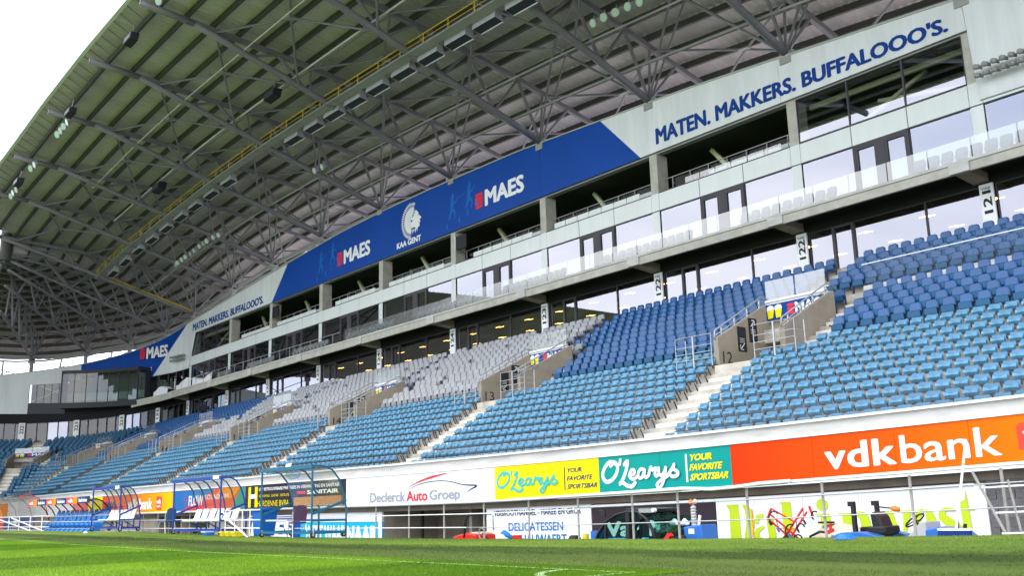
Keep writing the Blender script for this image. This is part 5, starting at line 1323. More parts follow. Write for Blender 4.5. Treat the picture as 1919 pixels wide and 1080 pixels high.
MB().tube([(-20.3, 16.44, zt_r(-20.3) + .01), (-16, 16.44, zt_r(-16) + .02), (-14.2, 16.44, zt_r(-14.2) + .03), (-13.4, 16.42, zt_r(-13.4) - .02), (-12.7, 16.42, zt_r(-12.7) - .0), (-12.2, 16.43, zt_r(-12.2) + .03), (-11.5, 16.44, zt_r(-11.5) + .03)], .036, 8).build('bent_pipe', 'white_pipe', rl, smooth=True)
# leaning end frame at the right
ef = thing('railing_gate', 'leaning end section of railing with white pipes at the far right', 'railing', loc=(-7.5, 16.3, -.6))
MB().tube([(-7.86, 16.3, .35), (-7.45, 16.3, -.62)], .024, 8).build('leaning_post', 'post_steel', ef)
for z_, x0 in ((.08, -7.80), (-.32, -7.6), (-.64, -7.5)): MB().tube([(x0, 16.3, z_), (-4.2, 16.3, z_ + .12)], .016, 8).build('rail', 'white_pipe', ef)
for x in (-7.3, -6.4): MB().tube([(x, 16.3, .2), (x + .1, 16.3, -.6)], .02, 8).build('post', 'post_steel', ef)
# stair rail beside the bin
sr = thing('stair_railing', 'white tubular stair railing sloping down beside the blue bin', 'railing', loc=(-34.5, 14.9, -.78))
for x in (-34.2, -33.4, -32.8, -32.2): MB().tube([(x, 14.95, -.8), (x, 14.95, .08)], .022, 6).build('post', 'white_pipe', sr)
for z_ in (.08, -.25, -.52): MB().tube([(-34.25, 14.95, z_), (-31.4, 14.95, z_)], .02, 6).build('rail', 'white_pipe', sr)
MB().tube([(-34.1, 14.8, .05), (-33.2, 14.7, -.3), (-31.6, 14.6, -.8)], .028, 6).build('sloping_rail', 'white_pipe', sr)
sr = thing('stair_railing', 'white tubular stair railing sloping down at the far left', 'railing', loc=(-66, 15.8, -.78))
for x in (-69, -66.5, -64, -61.5): MB().tube([(x, 15.9, -.75), (x, 15.9, .1)], .03, 6).build('post', 'white_pipe', sr)
for z_ in (.1, -.2, -.5): MB().tube([(-73, 15.9, z_), (-60, 15.9, z_)], .025, 6).build('rail', 'white_pipe', sr)
MB().tube([(-72, 15.8, .05), (-63, 15.8, -.75)], .035, 6).build('sloping_rail', 'white_pipe', sr); MB().tube([(-68, 15.8, .05), (-60.5, 15.8, -.75)], .035, 6).build('sloping_rail', 'white_pipe', sr)

# ---- dugouts ---------------------------------------------------------------
def wheel(par, x, y, z, r=.09):
    w_ = MB().tube([(x - .025, y, z), (x + .025, y, z)], r, 12).build('castor', 'black_rubber', par); MB().tube([(x - .03, y, z), (x + .03, y, z)], r * .45, 8).build('hub', 'galvanised', w_)
    MB().bar((x + .04, y, z), (x + .02, y, z + r * 1.6), .03).build('fork', 'galvanised', w_)
def dugout(x0, x1, yf, yr, z0, h, m_, label, ribs, seats_, extra=None):
    t = thing('dugout', label, 'dugout', loc=((x0 + x1) / 2, yf, z0)); d = yr - yf
    prof = [(0, h - .04), (.12 * d, h), (.35 * d, h - .02), (.58 * d, h - .14), (.78 * d, h - .42), (.92 * d, h - .85), (d, h - 1.3), (d, .75), (d, .14)]
    P = lambda x: [(x, yf + a, z0 + b) for a, b in prof]
    for i in range(ribs + 1):
        x = x0 + (x1 - x0) * i / ribs; pts = P(x)
        # smooth arc
        sp_ = []
        for j in range(len(pts) - 1):
            for k in range(3):
                q = k / 3; sp_.append(tuple(Vector(pts[j]).lerp(Vector(pts[j + 1]), q)))
        sp_.append(pts[-1]); MB().tube(sp_, .028, 6).build('rib', m_, t, smooth=True)
    mb = MB(); n = len(prof)
    for x in (x0 + .02, x1 - .02): mb.v += [(x, yf + a * .985, z0 + b - .01) for a, b in prof[:7]]
    for j in range(6): mb.f.append((j, j + 1, 7 + j + 1, 7 + j))
    mb.build('canopy_sheet', 'dugout_plastic', t, smooth=True)
    for x in (x0, x1):
        mb = MB(); mb.poly([(x, yf + a, z0 + b) for a, b in [(0, .75)] + prof[:-1]]); mb.build('end_sheet', 'dugout_plastic', t)
        MB().tube([(x, yf, z0 + .12), (x, yf, z0 + h)], .035, 6).build('front_post', m_, t)
        MB().bar((x, yf, z0 + .72), (x, yr, z0 + 1.12), .05, .07).build('armrest_bar', m_, t)
        MB().bar((x, yf, z0 + .52), (x, yr, z0 + .52), .05, .06).build('side_bar', m_, t); MB().bar((x, yf, z0 + .16), (x, yr, z0 + .16), .05, .08).build('base_bar', m_, t)
        wheel(t, x + .05, yf + .02, z0 + .09); wheel(t, x - .06, yr - .05, z0 + .09)
    MB().box(x0 - .1, yf - .05, z0 + h - .09, x1 + .02, yf + .05, z0 + h + .03).build('front_beam', m_, t)
    for zz in (.16, .52): MB().bar((x0, yr, z0 + zz), (x1, yr, z0 + zz), .05, .07).build('rear_bar', m_, t)
    MB().bar((x0, yf, z0 + .16), (x1, yf, z0 + .16), .05, .07).build('base_bar', m_, t)
    if seats_:
        k = seats_; w_ = (x1 - x0 - .3) / k
        for i in range(k):
            xc = x0 + .2 + w_ * (i + .5); mb = MB(); y = yf + d * .62
            pr = [(-.38, .50), (-.36, .55), (.0, .50), (.10, .60), (.22, .95), (.25, .95), (.14, .55), (.05, .44), (-.3, .46)]
            mb.extr([(y + a, z0 + b) for a, b in pr], xc - w_ * .37, xc + w_ * .37); mb.build('seat', 'plastic_white', t, bevel=.03)
        for x in (x0 + .6, (x0 + x1) / 2, x1 - .6):
            MB().bar((x, yf + d * .4, z0 + .48), (x + .1, yr - .1, z0 + .2), .04).build('seat_brace', m_, t)
    return t
dA = dugout(-31.25, -27.75, 14.9, 16.1, -.82, 2.2, 'dugout_teal', 'small teal framed dugout with curved clear canopy and a single chair, nearest the camera', 2, 0)
MB().box(-31.1, 16.0, -.82 + 1.0, -27.9, 16.06, -.82 + 1.28).build('back_board', 'wood', dA)
MB().box(-31.1, 15.0, -.30, -29.6, 15.3, -.26).build('table_shelf', 'plastic_white', dA)
MB().tube([(-30.4, 15.5, 1.32), (-30.2, 15.6, 1.34)], .30, 16).build('canopy_disc', 'pale_glass', dA)
dB = dugout(-39.3, -34.8, 15.0, 16.0, -.77, 2.07, 'dugout_blue', 'royal blue framed dugout with six white seats and clear canopy, second from the camera', 5, 6)
MB().box(-35.4, 14.93, 1.23, -34.9, 15.0, 1.36).build('end_label', 'print_white', dB)
dC = dugout(-49.5, -45.6, 15.0, 15.9, -.68, 1.98, 'dugout_blue', 'royal blue framed dugout with white seats left of the garage opening, third from the camera', 5, 6)
MB().box(-46.2, 14.93, 1.20, -45.7, 15.0, 1.33).build('end_label', 'print_white', dC)
# long team dugout with blue seats and the sponsor strip
pd = MB(); pd.box(-80, 16.35, -1.9, -50.5, 18.2, -.74); o = pd.build('concrete_pad', 'concrete'); o['kind'] = 'structure'
dD = thing('team_dugout', 'long low team dugout with blue bucket seats and an orange and navy sponsor strip', 'dugout', loc=(-60, 16.4, -.74))
X0, X1 = -66.5, -54.6; yf, z0 = 16.4, -.74
for i in range(9):
    x = X0 + (X1 - X0) * i / 8
    MB().tube([(x, yf + a, z0 + b) for a, b in ((0, 1.62), (.3, 1.66), (.6, 1.55), (.95, 1.2), (1.15, .8), (1.25, .3))], .035, 6).build('rib', 'black', dD, smooth=True)
mb = MB(); pr = ((0, 1.62), (.3, 1.66), (.6, 1.55), (.95, 1.2), (1.15, .8), (1.25, .3))
for x in (X0, X1): mb.v += [(x, yf + a, z0 + b) for a, b in pr]
for j in range(5): mb.f.append((j, j + 1, 6 + j + 1, 6 + j))
mb.build('canopy_sheet', 'dugout_plastic', dD, smooth=True)
for x in (X0, X1): MB().poly([(x, yf + a, z0 + b) for a, b in pr] + [(x, yf + .3, z0 + .3)]).build('end_sheet', 'dugout_plastic', dD)
sw = (X1 - X0) / 6
for i in range(6):
    a = X0 + i * sw; m_ = 'board_navy_strip' if i % 2 else 'board_orange'
    if 'board_navy_strip' not in MATS: mat('board_navy_strip', (.01, .03, .13), .4)
    if not i % 2:
        MB().box(a, yf - .08, z0 + 1.45, a + sw * .62, yf - .02, z0 + 1.80).build('strip_panel', 'board_red', dD); MB().box(a + sw * .62, yf - .08, z0 + 1.45, a + sw, yf - .02, z0 + 1.80).build('strip_panel', 'board_orange', dD)
        text('lettering', 'vdk', 'print_white', dD, lambda p, q: (p, yf - .085, q), a + .3, z0 + 1.53, a + 1.2, z0 + 1.72, .05)
    else:
        MB().box(a, yf - .08, z0 + 1.45, a + sw, yf - .02, z0 + 1.80).build('strip_panel', m_, dD); text('lettering', 'baloise', 'print_white', dD, lambda p, q: (p, yf - .085, q), a + .3, z0 + 1.53, a + sw - .3, z0 + 1.72, .04)
ns = 11
for i in range(ns):
    xc = -62.6 + i * .86
    t_ = MB(); pts = [(0, -.05, .12), (0, -.30, .30), (0, -.28, .42), (0, .12, .40), (0, .30, .62), (0, .42, 1.02), (0, .50, 1.05), (0, .40, .60), (0, .25, .28)]
    t_.extr([(yf + .25 + b, z0 + c) for _, b, c in pts], xc - .30, xc + .30); s_ = t_.build('bucket_seat', 'bucket_blue', dD, bevel=.04)
    MB().extr([(yf - .35, z0), (yf + .35, z0), (yf + .3, z0 + .12), (yf - .2, z0 + .12)], xc - .28, xc + .28).build('seat_foot', 'bucket_blue', s_)
    MB().extr([(yf + .62, z0 + .80), (yf + .68, z0 + 1.12), (yf + .74, z0 + 1.12), (yf + .72, z0 + .8)], xc - .2, xc + .2).build('headrest', 'club_dark', s_)
dE = thing('plastic_shelter', 'large curved plastic shelter at the far left edge', 'shelter', loc=(-78, 16.4, -.74))
mb = MB(); pr = ((0, 2.1), (.6, 2.25), (1.2, 2.0), (1.7, 1.4), (1.9, .6), (1.95, 0))
for x in (-82, -70.0): mb.v += [(x, 16.6 + a, -.74 + b) for a, b in pr]
for j in range(5): mb.f.append((j, j + 1, 6 + j + 1, 6 + j))
mb.build('canopy_sheet', 'dugout_plastic', dE, smooth=True)
for x in (-82, -78, -74, -70): MB().tube([(x, 16.6 + a, -.74 + b) for a, b in pr], .035, 6).build('rib', 'print_red' if x > -71 else 'steel_mid', dE, smooth=True)
MB().poly([(-70, 16.6 + a, -.74 + b) for a, b in pr] + [(-70, 16.6, -.74)]).build('end_sheet', 'dugout_plastic', dE)
cbd = thing('club_board', 'royal blue standing board with white club emblem behind the far railing', 'board', loc=(-83, 19, -1.9))
pL = px_at(5, 985, 19.0); pR = px_at(62, 985, 19.0)
MB().box(pL.x, 19.0, -1.9, pR.x, 19.1, .15).build('panel', 'board_royal', cbd); MB().box(pL.x - 1.0, 19.0, -1.9, pL.x - .02, 19.1, .12).build('red_panel', 'board_red', cbd)
fnb = lambda a, b: (a, 18.985, b); wdt = pR.x - pL.x
emblem(fnb, pL.x + wdt * .3, -.62, wdt * .28, .68, 'print_white', cbd); text('lettering', 'KAA GENT', 'print_white', cbd, fnb, pL.x + wdt * .2, -.84, pL.x + wdt * .72, -.70, .04)

# ---- chairs, bin, small things -----------------------------------------------
def chair(loc, rz, m_, label):
    t = thing('banquet_chair', label, 'chair', loc=loc, rz=rz, world=False); t.rotation_euler = (0, 0, rz)
    MB().box(-.23, -.22, .43, .23, .22, .49).build('seat', m_, t, bevel=.02)
    mb = MB(); pr = [(-.20, .52), (-.22, .75), (-.19, .93), (-.09, 1.0), (.09, 1.0), (.19, .93), (.22, .75), (.20, .52)]
    n = len(pr); mb.v += [(x, .22 + (z - .5) * .18, z) for x, z in pr] + [(x, .26 + (z - .5) * .18, z) for x, z in pr]
    mb.f = [tuple(range(n)), tuple(range(2 * n - 1, n - 1, -1))] + [(i, n + i, n + (i + 1) % n, (i + 1) % n) for i in range(n)]
    mb.build('backrest', m_, t)
    for sx in (-1, 1):
        MB().tube([(sx * .22, -.20, .44), (sx * .24, -.26, 0)], .013, 6).build('leg', 'chrome', t); MB().tube([(sx * .215, .21, .80), (sx * .215, .20, .44), (sx * .24, .30, 0)], .013, 6).build('leg', 'chrome', t)
chair((-29.15, 15.15, gz(-29, 15.1)), R(-100), 'plum_fabric', 'plum upholstered chair with chrome legs inside the near dugout')
p = px_at(312, 1000, 15.3); chair((p.x, 15.3, gz(p.x, 15.3)), R(-80), 'blue_fabric', 'blue upholstered chair with chrome legs left of the white seated dugout')
b = thing('wheelie_bin', 'tall bright blue wheelie bin beside the near dugout', 'bin', loc=(-32.4, 15.55, -.8))
mb = MB(); n = 0; mb.v += [(x, y, -.8) for x, y in ((-32.75, 15.35), (-32.15, 15.35), (-32.15, 15.85), (-32.75, 15.85))] + [(x, y, .05) for x, y in ((-32.82, 15.28), (-32.08, 15.28), (-32.08, 15.92), (-32.82, 15.92))]
mb.f = [(3, 2, 1, 0), (4, 5, 6, 7)] + [(i, (i + 1) % 4, 4 + (i + 1) % 4, 4 + i) for i in range(4)]; mb.build('body', 'bin_blue', b, bevel=.03)
MB().extr([(15.22, .04), (15.22, .10), (15.6, .15), (15.98, .12), (15.98, .04)], -32.87, -32.03).build('lid', 'bin_blue', b, bevel=.015)
MB().tube([(-32.7, 15.95, .0), (-32.2, 15.95, .0)], .02, 6).build('handle', 'bin_blue', b)
for i, (px, m_, w_) in enumerate(((388, 'plastic_blue', .36), (420, 'yellow_plastic', .25), (431, 'yellow_plastic', .25), (443, 'yellow_plastic', .32))):
    p = px_at(px, 1003, 14.8); z_ = gz(p.x, 14.8)
    t = thing('crate', ['blue and white crate on the turf before the stair railing', 'small yellow box on the turf, left of three', 'small yellow box on the turf, middle of three', 'yellow box on the turf beside the blue bin'][i], 'crate', loc=(p.x, 14.8, z_))
    MB().extr([(14.7, z_), (15.0, z_), (15.03, z_ + .17), (14.66, z_ + .17)], p.x - w_ / 2, p.x + w_ / 2).build('body', m_, t, bevel=.01); MB().box(p.x - w_ / 2 - .01, 14.64, z_ + .12, p.x + w_ / 2 + .01, 15.05, z_ + .15).build('rim', 'print_white' if i == 0 else m_, t)
# training cone and cap on the turf
def cone(x, y, lb):
    z = gz(x, y); t = thing('marker_dome', lb, 'marker', loc=(x, y, z)); mb = MB(); N = 14
    for r_, h in ((.17, 0), (.165, .02), (.10, .085), (.085, .09)): mb.v += [(x + r_ * math.cos(6.2832 * k / N), y + r_ * math.sin(6.2832 * k / N), z + .01 + h) for k in range(N)]
    for l in range(3):
        for k in range(N): mb.f.append((l * N + k, l * N + (k + 1) % N, (l + 1) * N + (k + 1) % N, (l + 1) * N + k))
    mb.build('dome', 'plastic_blue', t, smooth=False); mb = MB(); mb.v = [(x + .085 * math.cos(6.2832 * k / N), y + .085 * math.sin(6.2832 * k / N), z + .085) for k in range(N)]; mb.f = [tuple(range(N))]; mb.build('cap', 'print_blue', t)
p = px_at(1584, 1017, 14.5); cone(p.x, 14.5, 'blue plastic marker dome lying on the turf near the right')
p = px_at(945, 1012, 15.6); z = gz(p.x, 15.6); t = thing('folded_flag', 'crumpled blue and white cloth lying at the turf edge below the lettering', 'cloth', loc=(p.x, 15.6, z))
mb = MB(); mb.tube([(p.x - .24, 15.6, z + .03), (p.x - .1, 15.6, z + .07), (p.x + .05, 15.6, z + .05), (p.x + .2, 15.6, z + .03)], .07, 8, rs=[.03, .08, .07, .03]).build('white_cloth', 'print_white', t, smooth=True)
MB().tube([(p.x - .2, 15.62, z + .10), (p.x + .0, 15.6, z + .17), (p.x + .15, 15.58, z + .11), (p.x + .28, 15.6, z + .03)], .07, 8, rs=[.02, .06, .07, .03]).build('blue_cloth', 'print_blue', t, smooth=True)
p = px_at(160, 1004, 13.5); t = thing('plastic_bottle', 'small white bottle lying on the turf in front of the far dugout', 'bottle', loc=(p.x, 13.5, gz(p.x, 13.5)))
MB().tube([(p.x - .15, 13.5, gz(p.x, 13.5) + .05), (p.x + .1, 13.5, gz(p.x, 13.5) + .05), (p.x + .2, 13.5, gz(p.x, 13.5) + .05)], .05, 8, rs=[.05, .05, .02]).build('body', 'plastic_white', t)
# broom leaning on the rail
bq = px_at(1790, 1000, 16.1); tp = px_at(1810, 824, 16.42)
t = thing('broom', 'wide broom with white pole and navy bristles leaning on the railing', 'broom', loc=tuple(bq))
MB().tube([tuple(bq + Vector((.03, 0, .07))), tuple(tp)], .02, 8).build('pole', 'white_pipe', t)
MB().box(bq.x - .27, bq.y - .05, bq.z + .04, bq.x + .27, bq.y + .05, bq.z + .075).build('head', 'print_white', t)
mb = MB()
for i in range(34):
    for j in range(3):
        x = bq.x - .26 + i * .0157; y = bq.y - .04 + j * .035; mb.bar((x, y, bq.z + .045), (x + random.uniform(-.006, .006), y + random.uniform(-.012, .0), bq.z - .055), .014)
o = mb.build('bristles', 'brush_blue', t); o['kind'] = 'stuff'
p = px_at(1411, 980, 18.5); t = thing('marking_pole', 'thin orange pole standing before the lime lettering', 'pole', loc=(p.x, 18.5, -1.9)); MB().tube([(p.x, 18.5, -1.9), (p.x, 18.5, -.22)], .015, 6).build('shaft', 'orange_plastic', t); MB().tube([(p.x, 18.5, -1.9), (p.x, 18.5, -1.86)], .08, 8).build('foot', 'black_rubber', t)

# ---- machines on the sunken path ------------------------------------------------
ZG = -1.9
def wheelm(par, x, y, r, w, hubm='galvanised'):
    o = MB().tube([(x, y - w / 2, ZG + r), (x, y - w / 2 + .04, ZG + r), (x, y + w / 2 - .04, ZG + r), (x, y + w / 2, ZG + r)], r, 20, rs=[r * .85, r, r, r * .85]).build('wheel', 'black_rubber', par)
    MB().tube([(x, y - w / 2 - .02, ZG + r), (x, y + w / 2 + .02, ZG + r)], r * .5, 12).build('rim', hubm, o)
# blue compact tractor, facing right (+x)
tr = thing('compact_tractor', 'blue open compact tractor with roll bar posts and an orange beacon', 'tractor', loc=(-11, 19.2, ZG)); y0, y1 = 18.7, 19.6
for yy in (18.6, 19.7): wheelm(tr, -12.0, yy, .52, .30, 'yellow_plastic'); wheelm(tr, -9.9, yy, .34, .2, 'yellow_plastic')
MB().extr([(18.75, -1.5), (19.55, -1.5), (19.55, -1.05), (18.75, -1.05)], -12.4, -9.6).build('chassis', 'machine_black', tr)
mb = MB(); pr = [(-10.55, -1.2), (-10.55, -.67), (-10.3, -.62), (-9.95, -.66), (-9.75, -.80), (-9.72, -1.2)]
def prism_y(pts, ya, yb): m_ = MB(); n = len(pts); m_.v = [(x, ya, z) for x, z in pts] + [(x, yb, z) for x, z in pts]; m_.f = [tuple(range(n)), tuple(range(2 * n - 1, n - 1, -1))] + [(i, n + i, n + (i + 1) % n, (i + 1) % n) for i in range(n)]; return m_
prism_y(pr, 18.85, 19.45).build('bonnet', 'tractor_blue', tr, bevel=.03)
prism_y([(-10.95, -1.1), (-10.9, -.80), (-10.6, -.52), (-10.5, -.52), (-10.5, -1.1)], 18.85, 19.45).build('dashboard', 'tractor_grey', tr, bevel=.02)
for ya in (18.45, 19.5):
    prism_y([(-12.62, -1.1), (-12.5, -.84), (-12.15, -.72), (-11.7, -.70), (-11.35, -.78), (-11.05, -.98), (-11.05, -1.04), (-11.4, -.88), (-12.1, -.80), (-12.45, -1.0)], ya, ya + .28).build('mudguard', 'tractor_blue', tr, bevel=.015)
prism_y([(-11.95, -.95), (-11.95, -.62), (-11.35, -.60), (-11.35, -.74)], 18.85, 19.4).build('seat_cushion', 'machine_black', tr, bevel=.03)
prism_y([(-11.42, -.74), (-11.52, -.42), (-11.62, -.30), (-11.72, -.36), (-11.68, -.74)][::1], 18.9, 19.35).build('seat_back', 'machine_black', tr, bevel=.04)
for yy, xx in ((18.7, -11.95), (19.55, -11.92)):
    MB().box(xx - .04, yy - .04, -.9, xx + .04, yy + .04, -.12).build('roll_bar_post', 'machine_black', tr); MB().box(xx - .10, yy - .05, -.2, xx + .03, yy + .05, -.10).build('roll_bar_hinge', 'machine_black', tr)
MB().bar((-11.92, 19.5, -.22), (-11.55, 19.5, -.26), .03).build('beacon_arm', 'machine_black', tr); MB().tube([(-11.56, 19.5, -.26), (-11.50, 19.5, -.27), (-11.39, 19.5, -.29)], .07, 12, rs=[.04, .06, .05]).build('beacon', 'orange_plastic', tr, smooth=True)
n_ = 20; c0 = Vector((-10.85, 19.1, -.50)); ax = Vector((-.6, 0, .8)).normalized(); e1 = Vector((0, 1, 0)); e2 = ax.cross(e1)
MB().tube([tuple(c0 + (e1 * math.cos(6.2832 * k / n_) + e2 * math.sin(6.2832 * k / n_)) * .21) for k in range(n_ + 1)], .016, 6).build('steering_wheel', 'machine_black', tr, smooth=True)
MB().tube([tuple(c0), (-10.62, 19.1, -.80)], .025, 6).build('steering_column', 'machine_black', tr)
for k in range(3): MB().tube([tuple(c0), tuple(c0 + (e1 * math.cos(2.09 * k) + e2 * math.sin(2.09 * k)) * .21)], .012, 5).build('spoke', 'machine_black', tr)
MB().tube([(-11.2, 18.8, -.95), (-11.1, 18.8, -.78), (-10.95, 18.8, -.80), (-10.8, 18.8, -1.0)], .02, 6).build('grab_handle', 'machine_black', tr, smooth=True)
MB().bar((-9.98, 19.1, -.66), (-9.96, 19.1, -.48), .03).build('lever', 'machine_black', tr); MB().bar((-9.85, 19.1, -.66), (-9.83, 19.1, -.57), .05).build('filler_cap', 'machine_black', tr)
MB().box(-12.2, 18.8, -1.05, -10.5, 19.5, -.98).build('floor_plate', 'tractor_grey', tr)
tr.location.x += .36
# loader cab (black frame, green glass)
lc = thing('loader', 'black loader with a rounded cab of green tinted glass before the plum panel', 'loader', loc=(-18.2, 19.3, ZG))
arc = [(-19.25, -1.15), (-19.05, -.78), (-18.75, -.48), (-18.35, -.30), (-17.95, -.23), (-17.6, -.24), (-17.3, -.42), (-17.12, -.70), (-17.05, -1.15)]
for yy in (18.6, 19.9):
    MB().tube([(x, yy, z) for x, z in arc], .045, 6).build('cab_frame', 'machine_black', lc, smooth=True)
    mb = MB(); mb.v = [(x, yy, z) for x, z in arc]; mb.f = [tuple(range(len(arc)))]; mb.build('side_window', 'green_glass', lc)
    MB().bar((-18.75, yy, -.5), (-18.8, yy, -1.2), .06).build('cab_post', 'machine_black', lc); MB().bar((-17.92, yy, -.25), (-17.95, yy, -1.2), .12).build('door_post', 'machine_black', lc)
mb = MB()
for x, z in arc: mb.v += [(x, 18.62, z), (x, 19.88, z)]
for i in range(len(arc) - 1): mb.f.append((2 * i, 2 * i + 1, 2 * i + 3, 2 * i + 2))
mb.build('windscreen', 'green_glass', lc, smooth=True)
prism_y([(-18.1, -.24), (-17.3, -.26), (-17.25, -.17), (-18.0, -.14)], 18.6, 19.9).build('cab_roof', 'machine_black', lc, bevel=.02)
prism_y([(-19.4, -1.1), (-16.4, -1.1), (-16.3, -1.6), (-19.3, -1.6)], 18.7, 19.8).build('body', 'machine_black', lc, bevel=.03)
prism_y([(-17.05, -.95), (-16.35, -.80), (-16.2, -1.1), (-17.0, -1.2)], 18.8, 19.7).build('engine_cover', 'machine_black', lc, bevel=.04)
MB().box(-17.55, 18.58, -.26, -17.05, 18.66, -.16).build('light_bar', 'steel_mid', lc); MB().tube([(-17.0, 18.5, -.20), (-17.0, 18.6, -.20)], .05, 10).build('work_lamp', 'plastic_white', lc)
prism_y([(-17.1, -.34), (-16.75, -.36), (-16.6, -.72), (-16.75, -.76), (-17.05, -.74)], 18.62, 19.6).build('rear_window', 'green_glass', lc)
MB().tube([(-18.7, 18.55, -.33), (-18.72, 18.5, -.20), (-18.9, 18.5, -.18)], .03, 6).build('mirror_arm', 'machine_black', lc); MB().box(-18.85, 18.48, -.32, -18.65, 18.52, -.18).build('mirror', 'machine_black', lc)
MB().bar((-18.3, 19.2, -1.0), (-18.15, 19.2, -.7), .05).build('seat_lever', 'machine_black', lc)
for yy in (18.5, 20.0): wheelm(lc, -18.9, yy, .42, .26); wheelm(lc, -16.9, yy, .42, .26)
MB().bar((-17.0, 18.5, -1.3), (-16.45, 18.5, -.78), .14, .10).build('loader_arm', 'mower_red', lc)
# blue machine with orange ball-topped arm
bm = thing('turf_machine', 'blue turf machine with an upright grey bellows arm and orange knob', 'machine', loc=(-16.1, 19.2, ZG))
prism_y([(-16.35, -1.2), (-16.4, -.62), (-15.85, -.56), (-15.75, -1.2)], 18.9, 19.5).build('engine_housing', 'tractor_blue', bm, bevel=.03); MB().box(-16.22, 18.885, -.78, -16.05, 18.9, -.66).build('sticker', 'print_white', bm)
MB().tube([(-16.3 + .012 * (k % 2), 19.2, -.62 + k * .035) for k in range(15)], .07, 8, rs=[.075 if k % 2 else .055 for k in range(15)]).build('bellows', 'steel_light', bm)
MB().tube([(-16.3, 19.2, -.12), (-16.28, 19.2, -.04)], .02, 6).build('stem', 'chrome', bm)
MB().tube([(-16.42, 19.2, -.03), (-16.36, 19.2, -.03), (-16.30, 19.2, -.03)], .07, 10, rs=[.03, .075, .04]).build('orange_knob', 'orange_plastic', bm, smooth=True); MB().tube([(-16.28, 19.2, -.02), (-16.22, 19.2, -.02), (-16.16, 19.2, -.02)], .06, 10, rs=[.03, .07, .03]).build('pale_knob', 'tank_cream', bm, smooth=True)
MB().bar((-16.15, 19.2, -.6), (-16.1, 19.2, -.35), .05).build('white_lever', 'print_white', bm)
for x_ in (-16.75, -16.42): MB().tube([(x_ - .12, 19.0, -.55), (x_, 19.0, -.5), (x_ + .12, 19.0, -.55)], .1, 10, rs=[.04, .09, .04]).build('white_cap', 'print_white', bm, smooth=True)
for yy in (18.8, 19.6): wheelm(bm, -16.1, yy, .3, .2)
prism_y([(-16.9, -1.5), (-16.9, -.95), (-16.4, -.9), (-16.3, -1.5)], 18.9, 19.5).build('base', 'machine_black', bm, bevel=.03)
# red mower in the bay
mw = thing('ride_on_mower', 'red ride-on mower with a black folding roll bar in the bay opening', 'mower', loc=(-25.6, 19.5, ZG))
prism_y([(-26.3, -1.2), (-26.2, -.92), (-25.5, -.80), (-25.0, -.86), (-24.95, -1.2)], 19.1, 19.9).build('bonnet', 'mower_red', mw, bevel=.04)
MB().tube([(-25.6, 19.1, -.95), (-25.5, 19.1, -.45), (-25.4, 19.1, -.28), (-25.1, 19.1, -.24)], .035, 6).build('roll_bar', 'machine_black', mw, smooth=True); MB().tube([(-25.1, 19.8, -.24), (-25.0, 19.8, -.3), (-24.98, 19.8, -.75)], .03, 6).build('roll_bar', 'steel_light', mw, smooth=True); MB().tube([(-25.1, 19.1, -.24), (-25.1, 19.8, -.24)], .03, 6).build('roll_bar_cross', 'machine_black', mw)
prism_y([(-25.4, -.85), (-25.35, -.78), (-25.1, -.78), (-25.05, -.85)], 19.2, 19.8).build('seat', 'tank_cream', mw, bevel=.02)
prism_y([(-24.9, -1.5), (-24.8, -1.05), (-24.2, -1.0), (-24.1, -1.5)], 19.2, 19.8).build('rear_body', 'machine_black', mw, bevel=.04)
MB().tube([(-24.62 + .14 * math.cos(a), 19.05, -.82 + .17 * math.sin(a)) for a in np.linspace(0, 6.2832, 17)], .018, 6).build('steering_wheel', 'steel_mid', mw, smooth=True); MB().bar((-24.62, 19.07, -.82), (-24.5, 19.3, -1.05), .04).build('column', 'machine_black', mw)
for x_ in (-26.0, -24.4):
    for yy in (19.0, 20.0): wheelm(mw, x_, yy, .25, .2)
prism_y([(-24.05, -1.2), (-24.0, -.92), (-23.75, -.88), (-23.6, -1.2)], 19.2, 19.9).build('red_hood', 'mower_red', mw, bevel=.03)
# crossed red spray booms
sb = thing('spray_boom', 'folded red spray boom frames crossed like an X with hoses', 'sprayer boom', loc=(-13.2, 19.0, ZG))
def lat(p, q, nm, y=19.0):
    p, q = Vector(p), Vector(q); d = (q - p).normalized(); n = Vector((-d.z, 0, d.x)) * .12
    for k in (0, 1): MB().bar(tuple(p + n * k), tuple(q + n * k), .035).build('boom_rail', 'mower_red', sb)
    L = (q - p).length; m_ = int(L / .15)
    for i in range(m_):
        a = p + d * (L * i / m_); b_ = p + d * (L * (i + 1) / m_) + n
        if i % 2: a, b_ = a + n, b_ - n
        MB().bar(tuple(a), tuple(b_), .016).build('boom_strut', 'mower_red', sb)
lat((-13.95, 19.0, -.45), (-12.75, 19.0, -1.35), 'a'); lat((-13.75, 18.9, -1.35), (-12.85, 18.9, -.30), 'b')
MB().bar((-13.98, 19, -.46), (-13.85, 19, -.22), .04).build('boom_end', 'mower_red', sb); MB().bar((-13.85, 19, -.22), (-13.25, 19, -.52), .03).build('boom_end', 'mower_red', sb); MB().bar((-12.7, 18.9, -.42), (-12.78, 18.9, -.18), .04).build('boom_end', 'mower_red', sb)
for (x_, z_, r_) in ((-13.68, -.42, .14), (-13.25, -.72, .16), (-13.1, -.9, .12), (-12.62, -.38, .09), (-13.4, -.95, .13), (-13.0, -.65, .1)):
    MB().tube([(x_ + r_ * math.cos(a), 18.85, z_ + r_ * math.sin(a)) for a in np.linspace(random.uniform(0, 2), random.uniform(4, 6), 10)], .018, 6).build('hose', 'machine_black', sb, smooth=True)
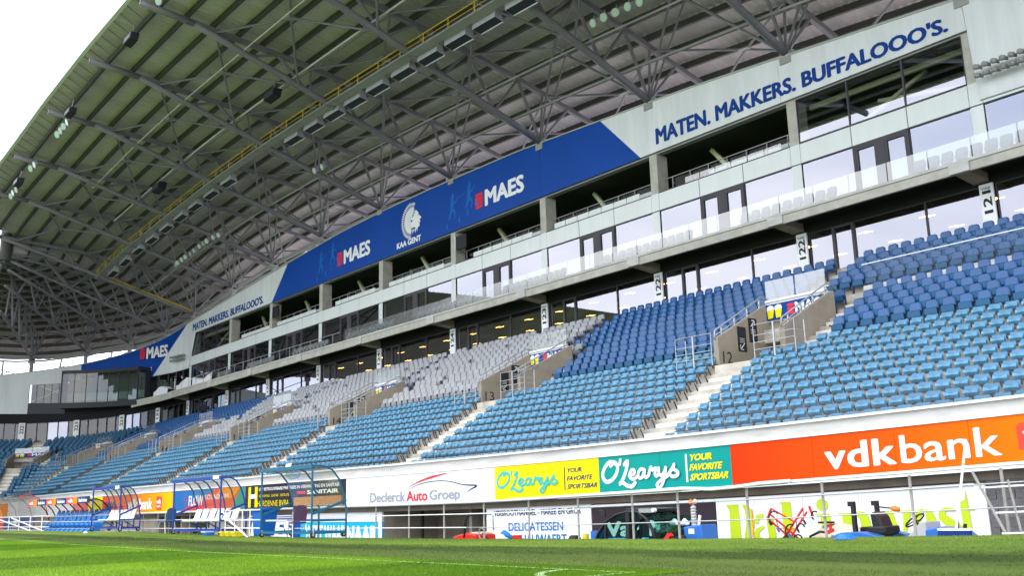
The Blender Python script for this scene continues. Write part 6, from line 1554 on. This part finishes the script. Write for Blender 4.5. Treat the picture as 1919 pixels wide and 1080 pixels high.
for k in range(12):
    t_ = k / 11; x_, z_ = -13.9 + 1.1 * t_, (-.42 - .8 * t_) if k % 2 else (-1.2 + .8 * t_); MB().bar((x_, 18.82, z_), (x_ + .05, 18.82, z_ - .09), .035).build('nozzle', 'machine_black' if k % 3 else 'print_blue', sb)
for yy in (18.7, 19.3): wheelm(sb, -13.3, yy, .25, .12)
# cream spray tank
tk = thing('spray_tank', 'rounded cream spray tank with red fittings left of the blue tractor', 'tank', loc=(-12.55, 19.4, ZG))
N = 20; mb = MB()
prof_ = [(-13.15, .10), (-13.05, .32), (-12.85, .46), (-12.5, .50), (-12.15, .44), (-11.95, .28), (-11.9, .10)]
mb.tube([(x, 19.6, -1.05) for x, r_ in prof_], .3, N, rs=[r_ for x, r_ in prof_]); mb.build('tank', 'tank_cream', tk, smooth=True)
MB().tube([(-12.72, 19.4, -.56), (-12.72, 19.4, -.52)], .18, 14).build('lid', 'machine_black', tk)
MB().tube([(-12.9, 18.95, -1.1), (-12.85, 18.95, -.82), (-12.6, 18.95, -.72), (-12.4, 18.95, -.74)], .03, 6).build('hose', 'machine_black', tk, smooth=True); MB().bar((-12.4, 18.92, -.74), (-12.25, 18.92, -.68), .07).build('valve', 'mower_red', tk); MB().bar((-12.32, 18.92, -.7), (-12.30, 18.92, -.55), .04).build('valve_handle', 'mower_red', tk); MB().bar((-12.3, 18.92, -.8), (-12.1, 18.92, -.84), .03).build('pipe', 'mower_red', tk)
for yy in (19.0, 20.2): wheelm(tk, -12.5, yy, .3, .15)
# low equipment left of the loader
eq = thing('small_trailer', 'low black trailer with a yellow can left of the loader', 'trailer', loc=(-20, 19, ZG))
MB().box(-20.6, 18.7, -1.15, -19.5, 19.4, -1.0).build('bed', 'machine_black', eq); MB().tube([(-19.95, 19, -1.0), (-19.95, 19, -.80)], .09, 12).build('yellow_can', 'yellow_plastic', eq); MB().tube([(-20.3, 18.8, -.95), (-20.05, 18.8, -.95)], .12, 12).build('black_roller', 'black_rubber', eq); MB().box(-19.55, 18.8, -1.0, -19.3, 19.1, -.72).build('blue_can', 'tractor_blue', eq); MB().bar((-22.6, 19, -1.05), (-20.4, 19, -.95), .05).build('drawbar', 'steel_dark', eq)
for x_ in (-20.3, -19.7): wheelm(eq, x_, 18.6, .3, .12)
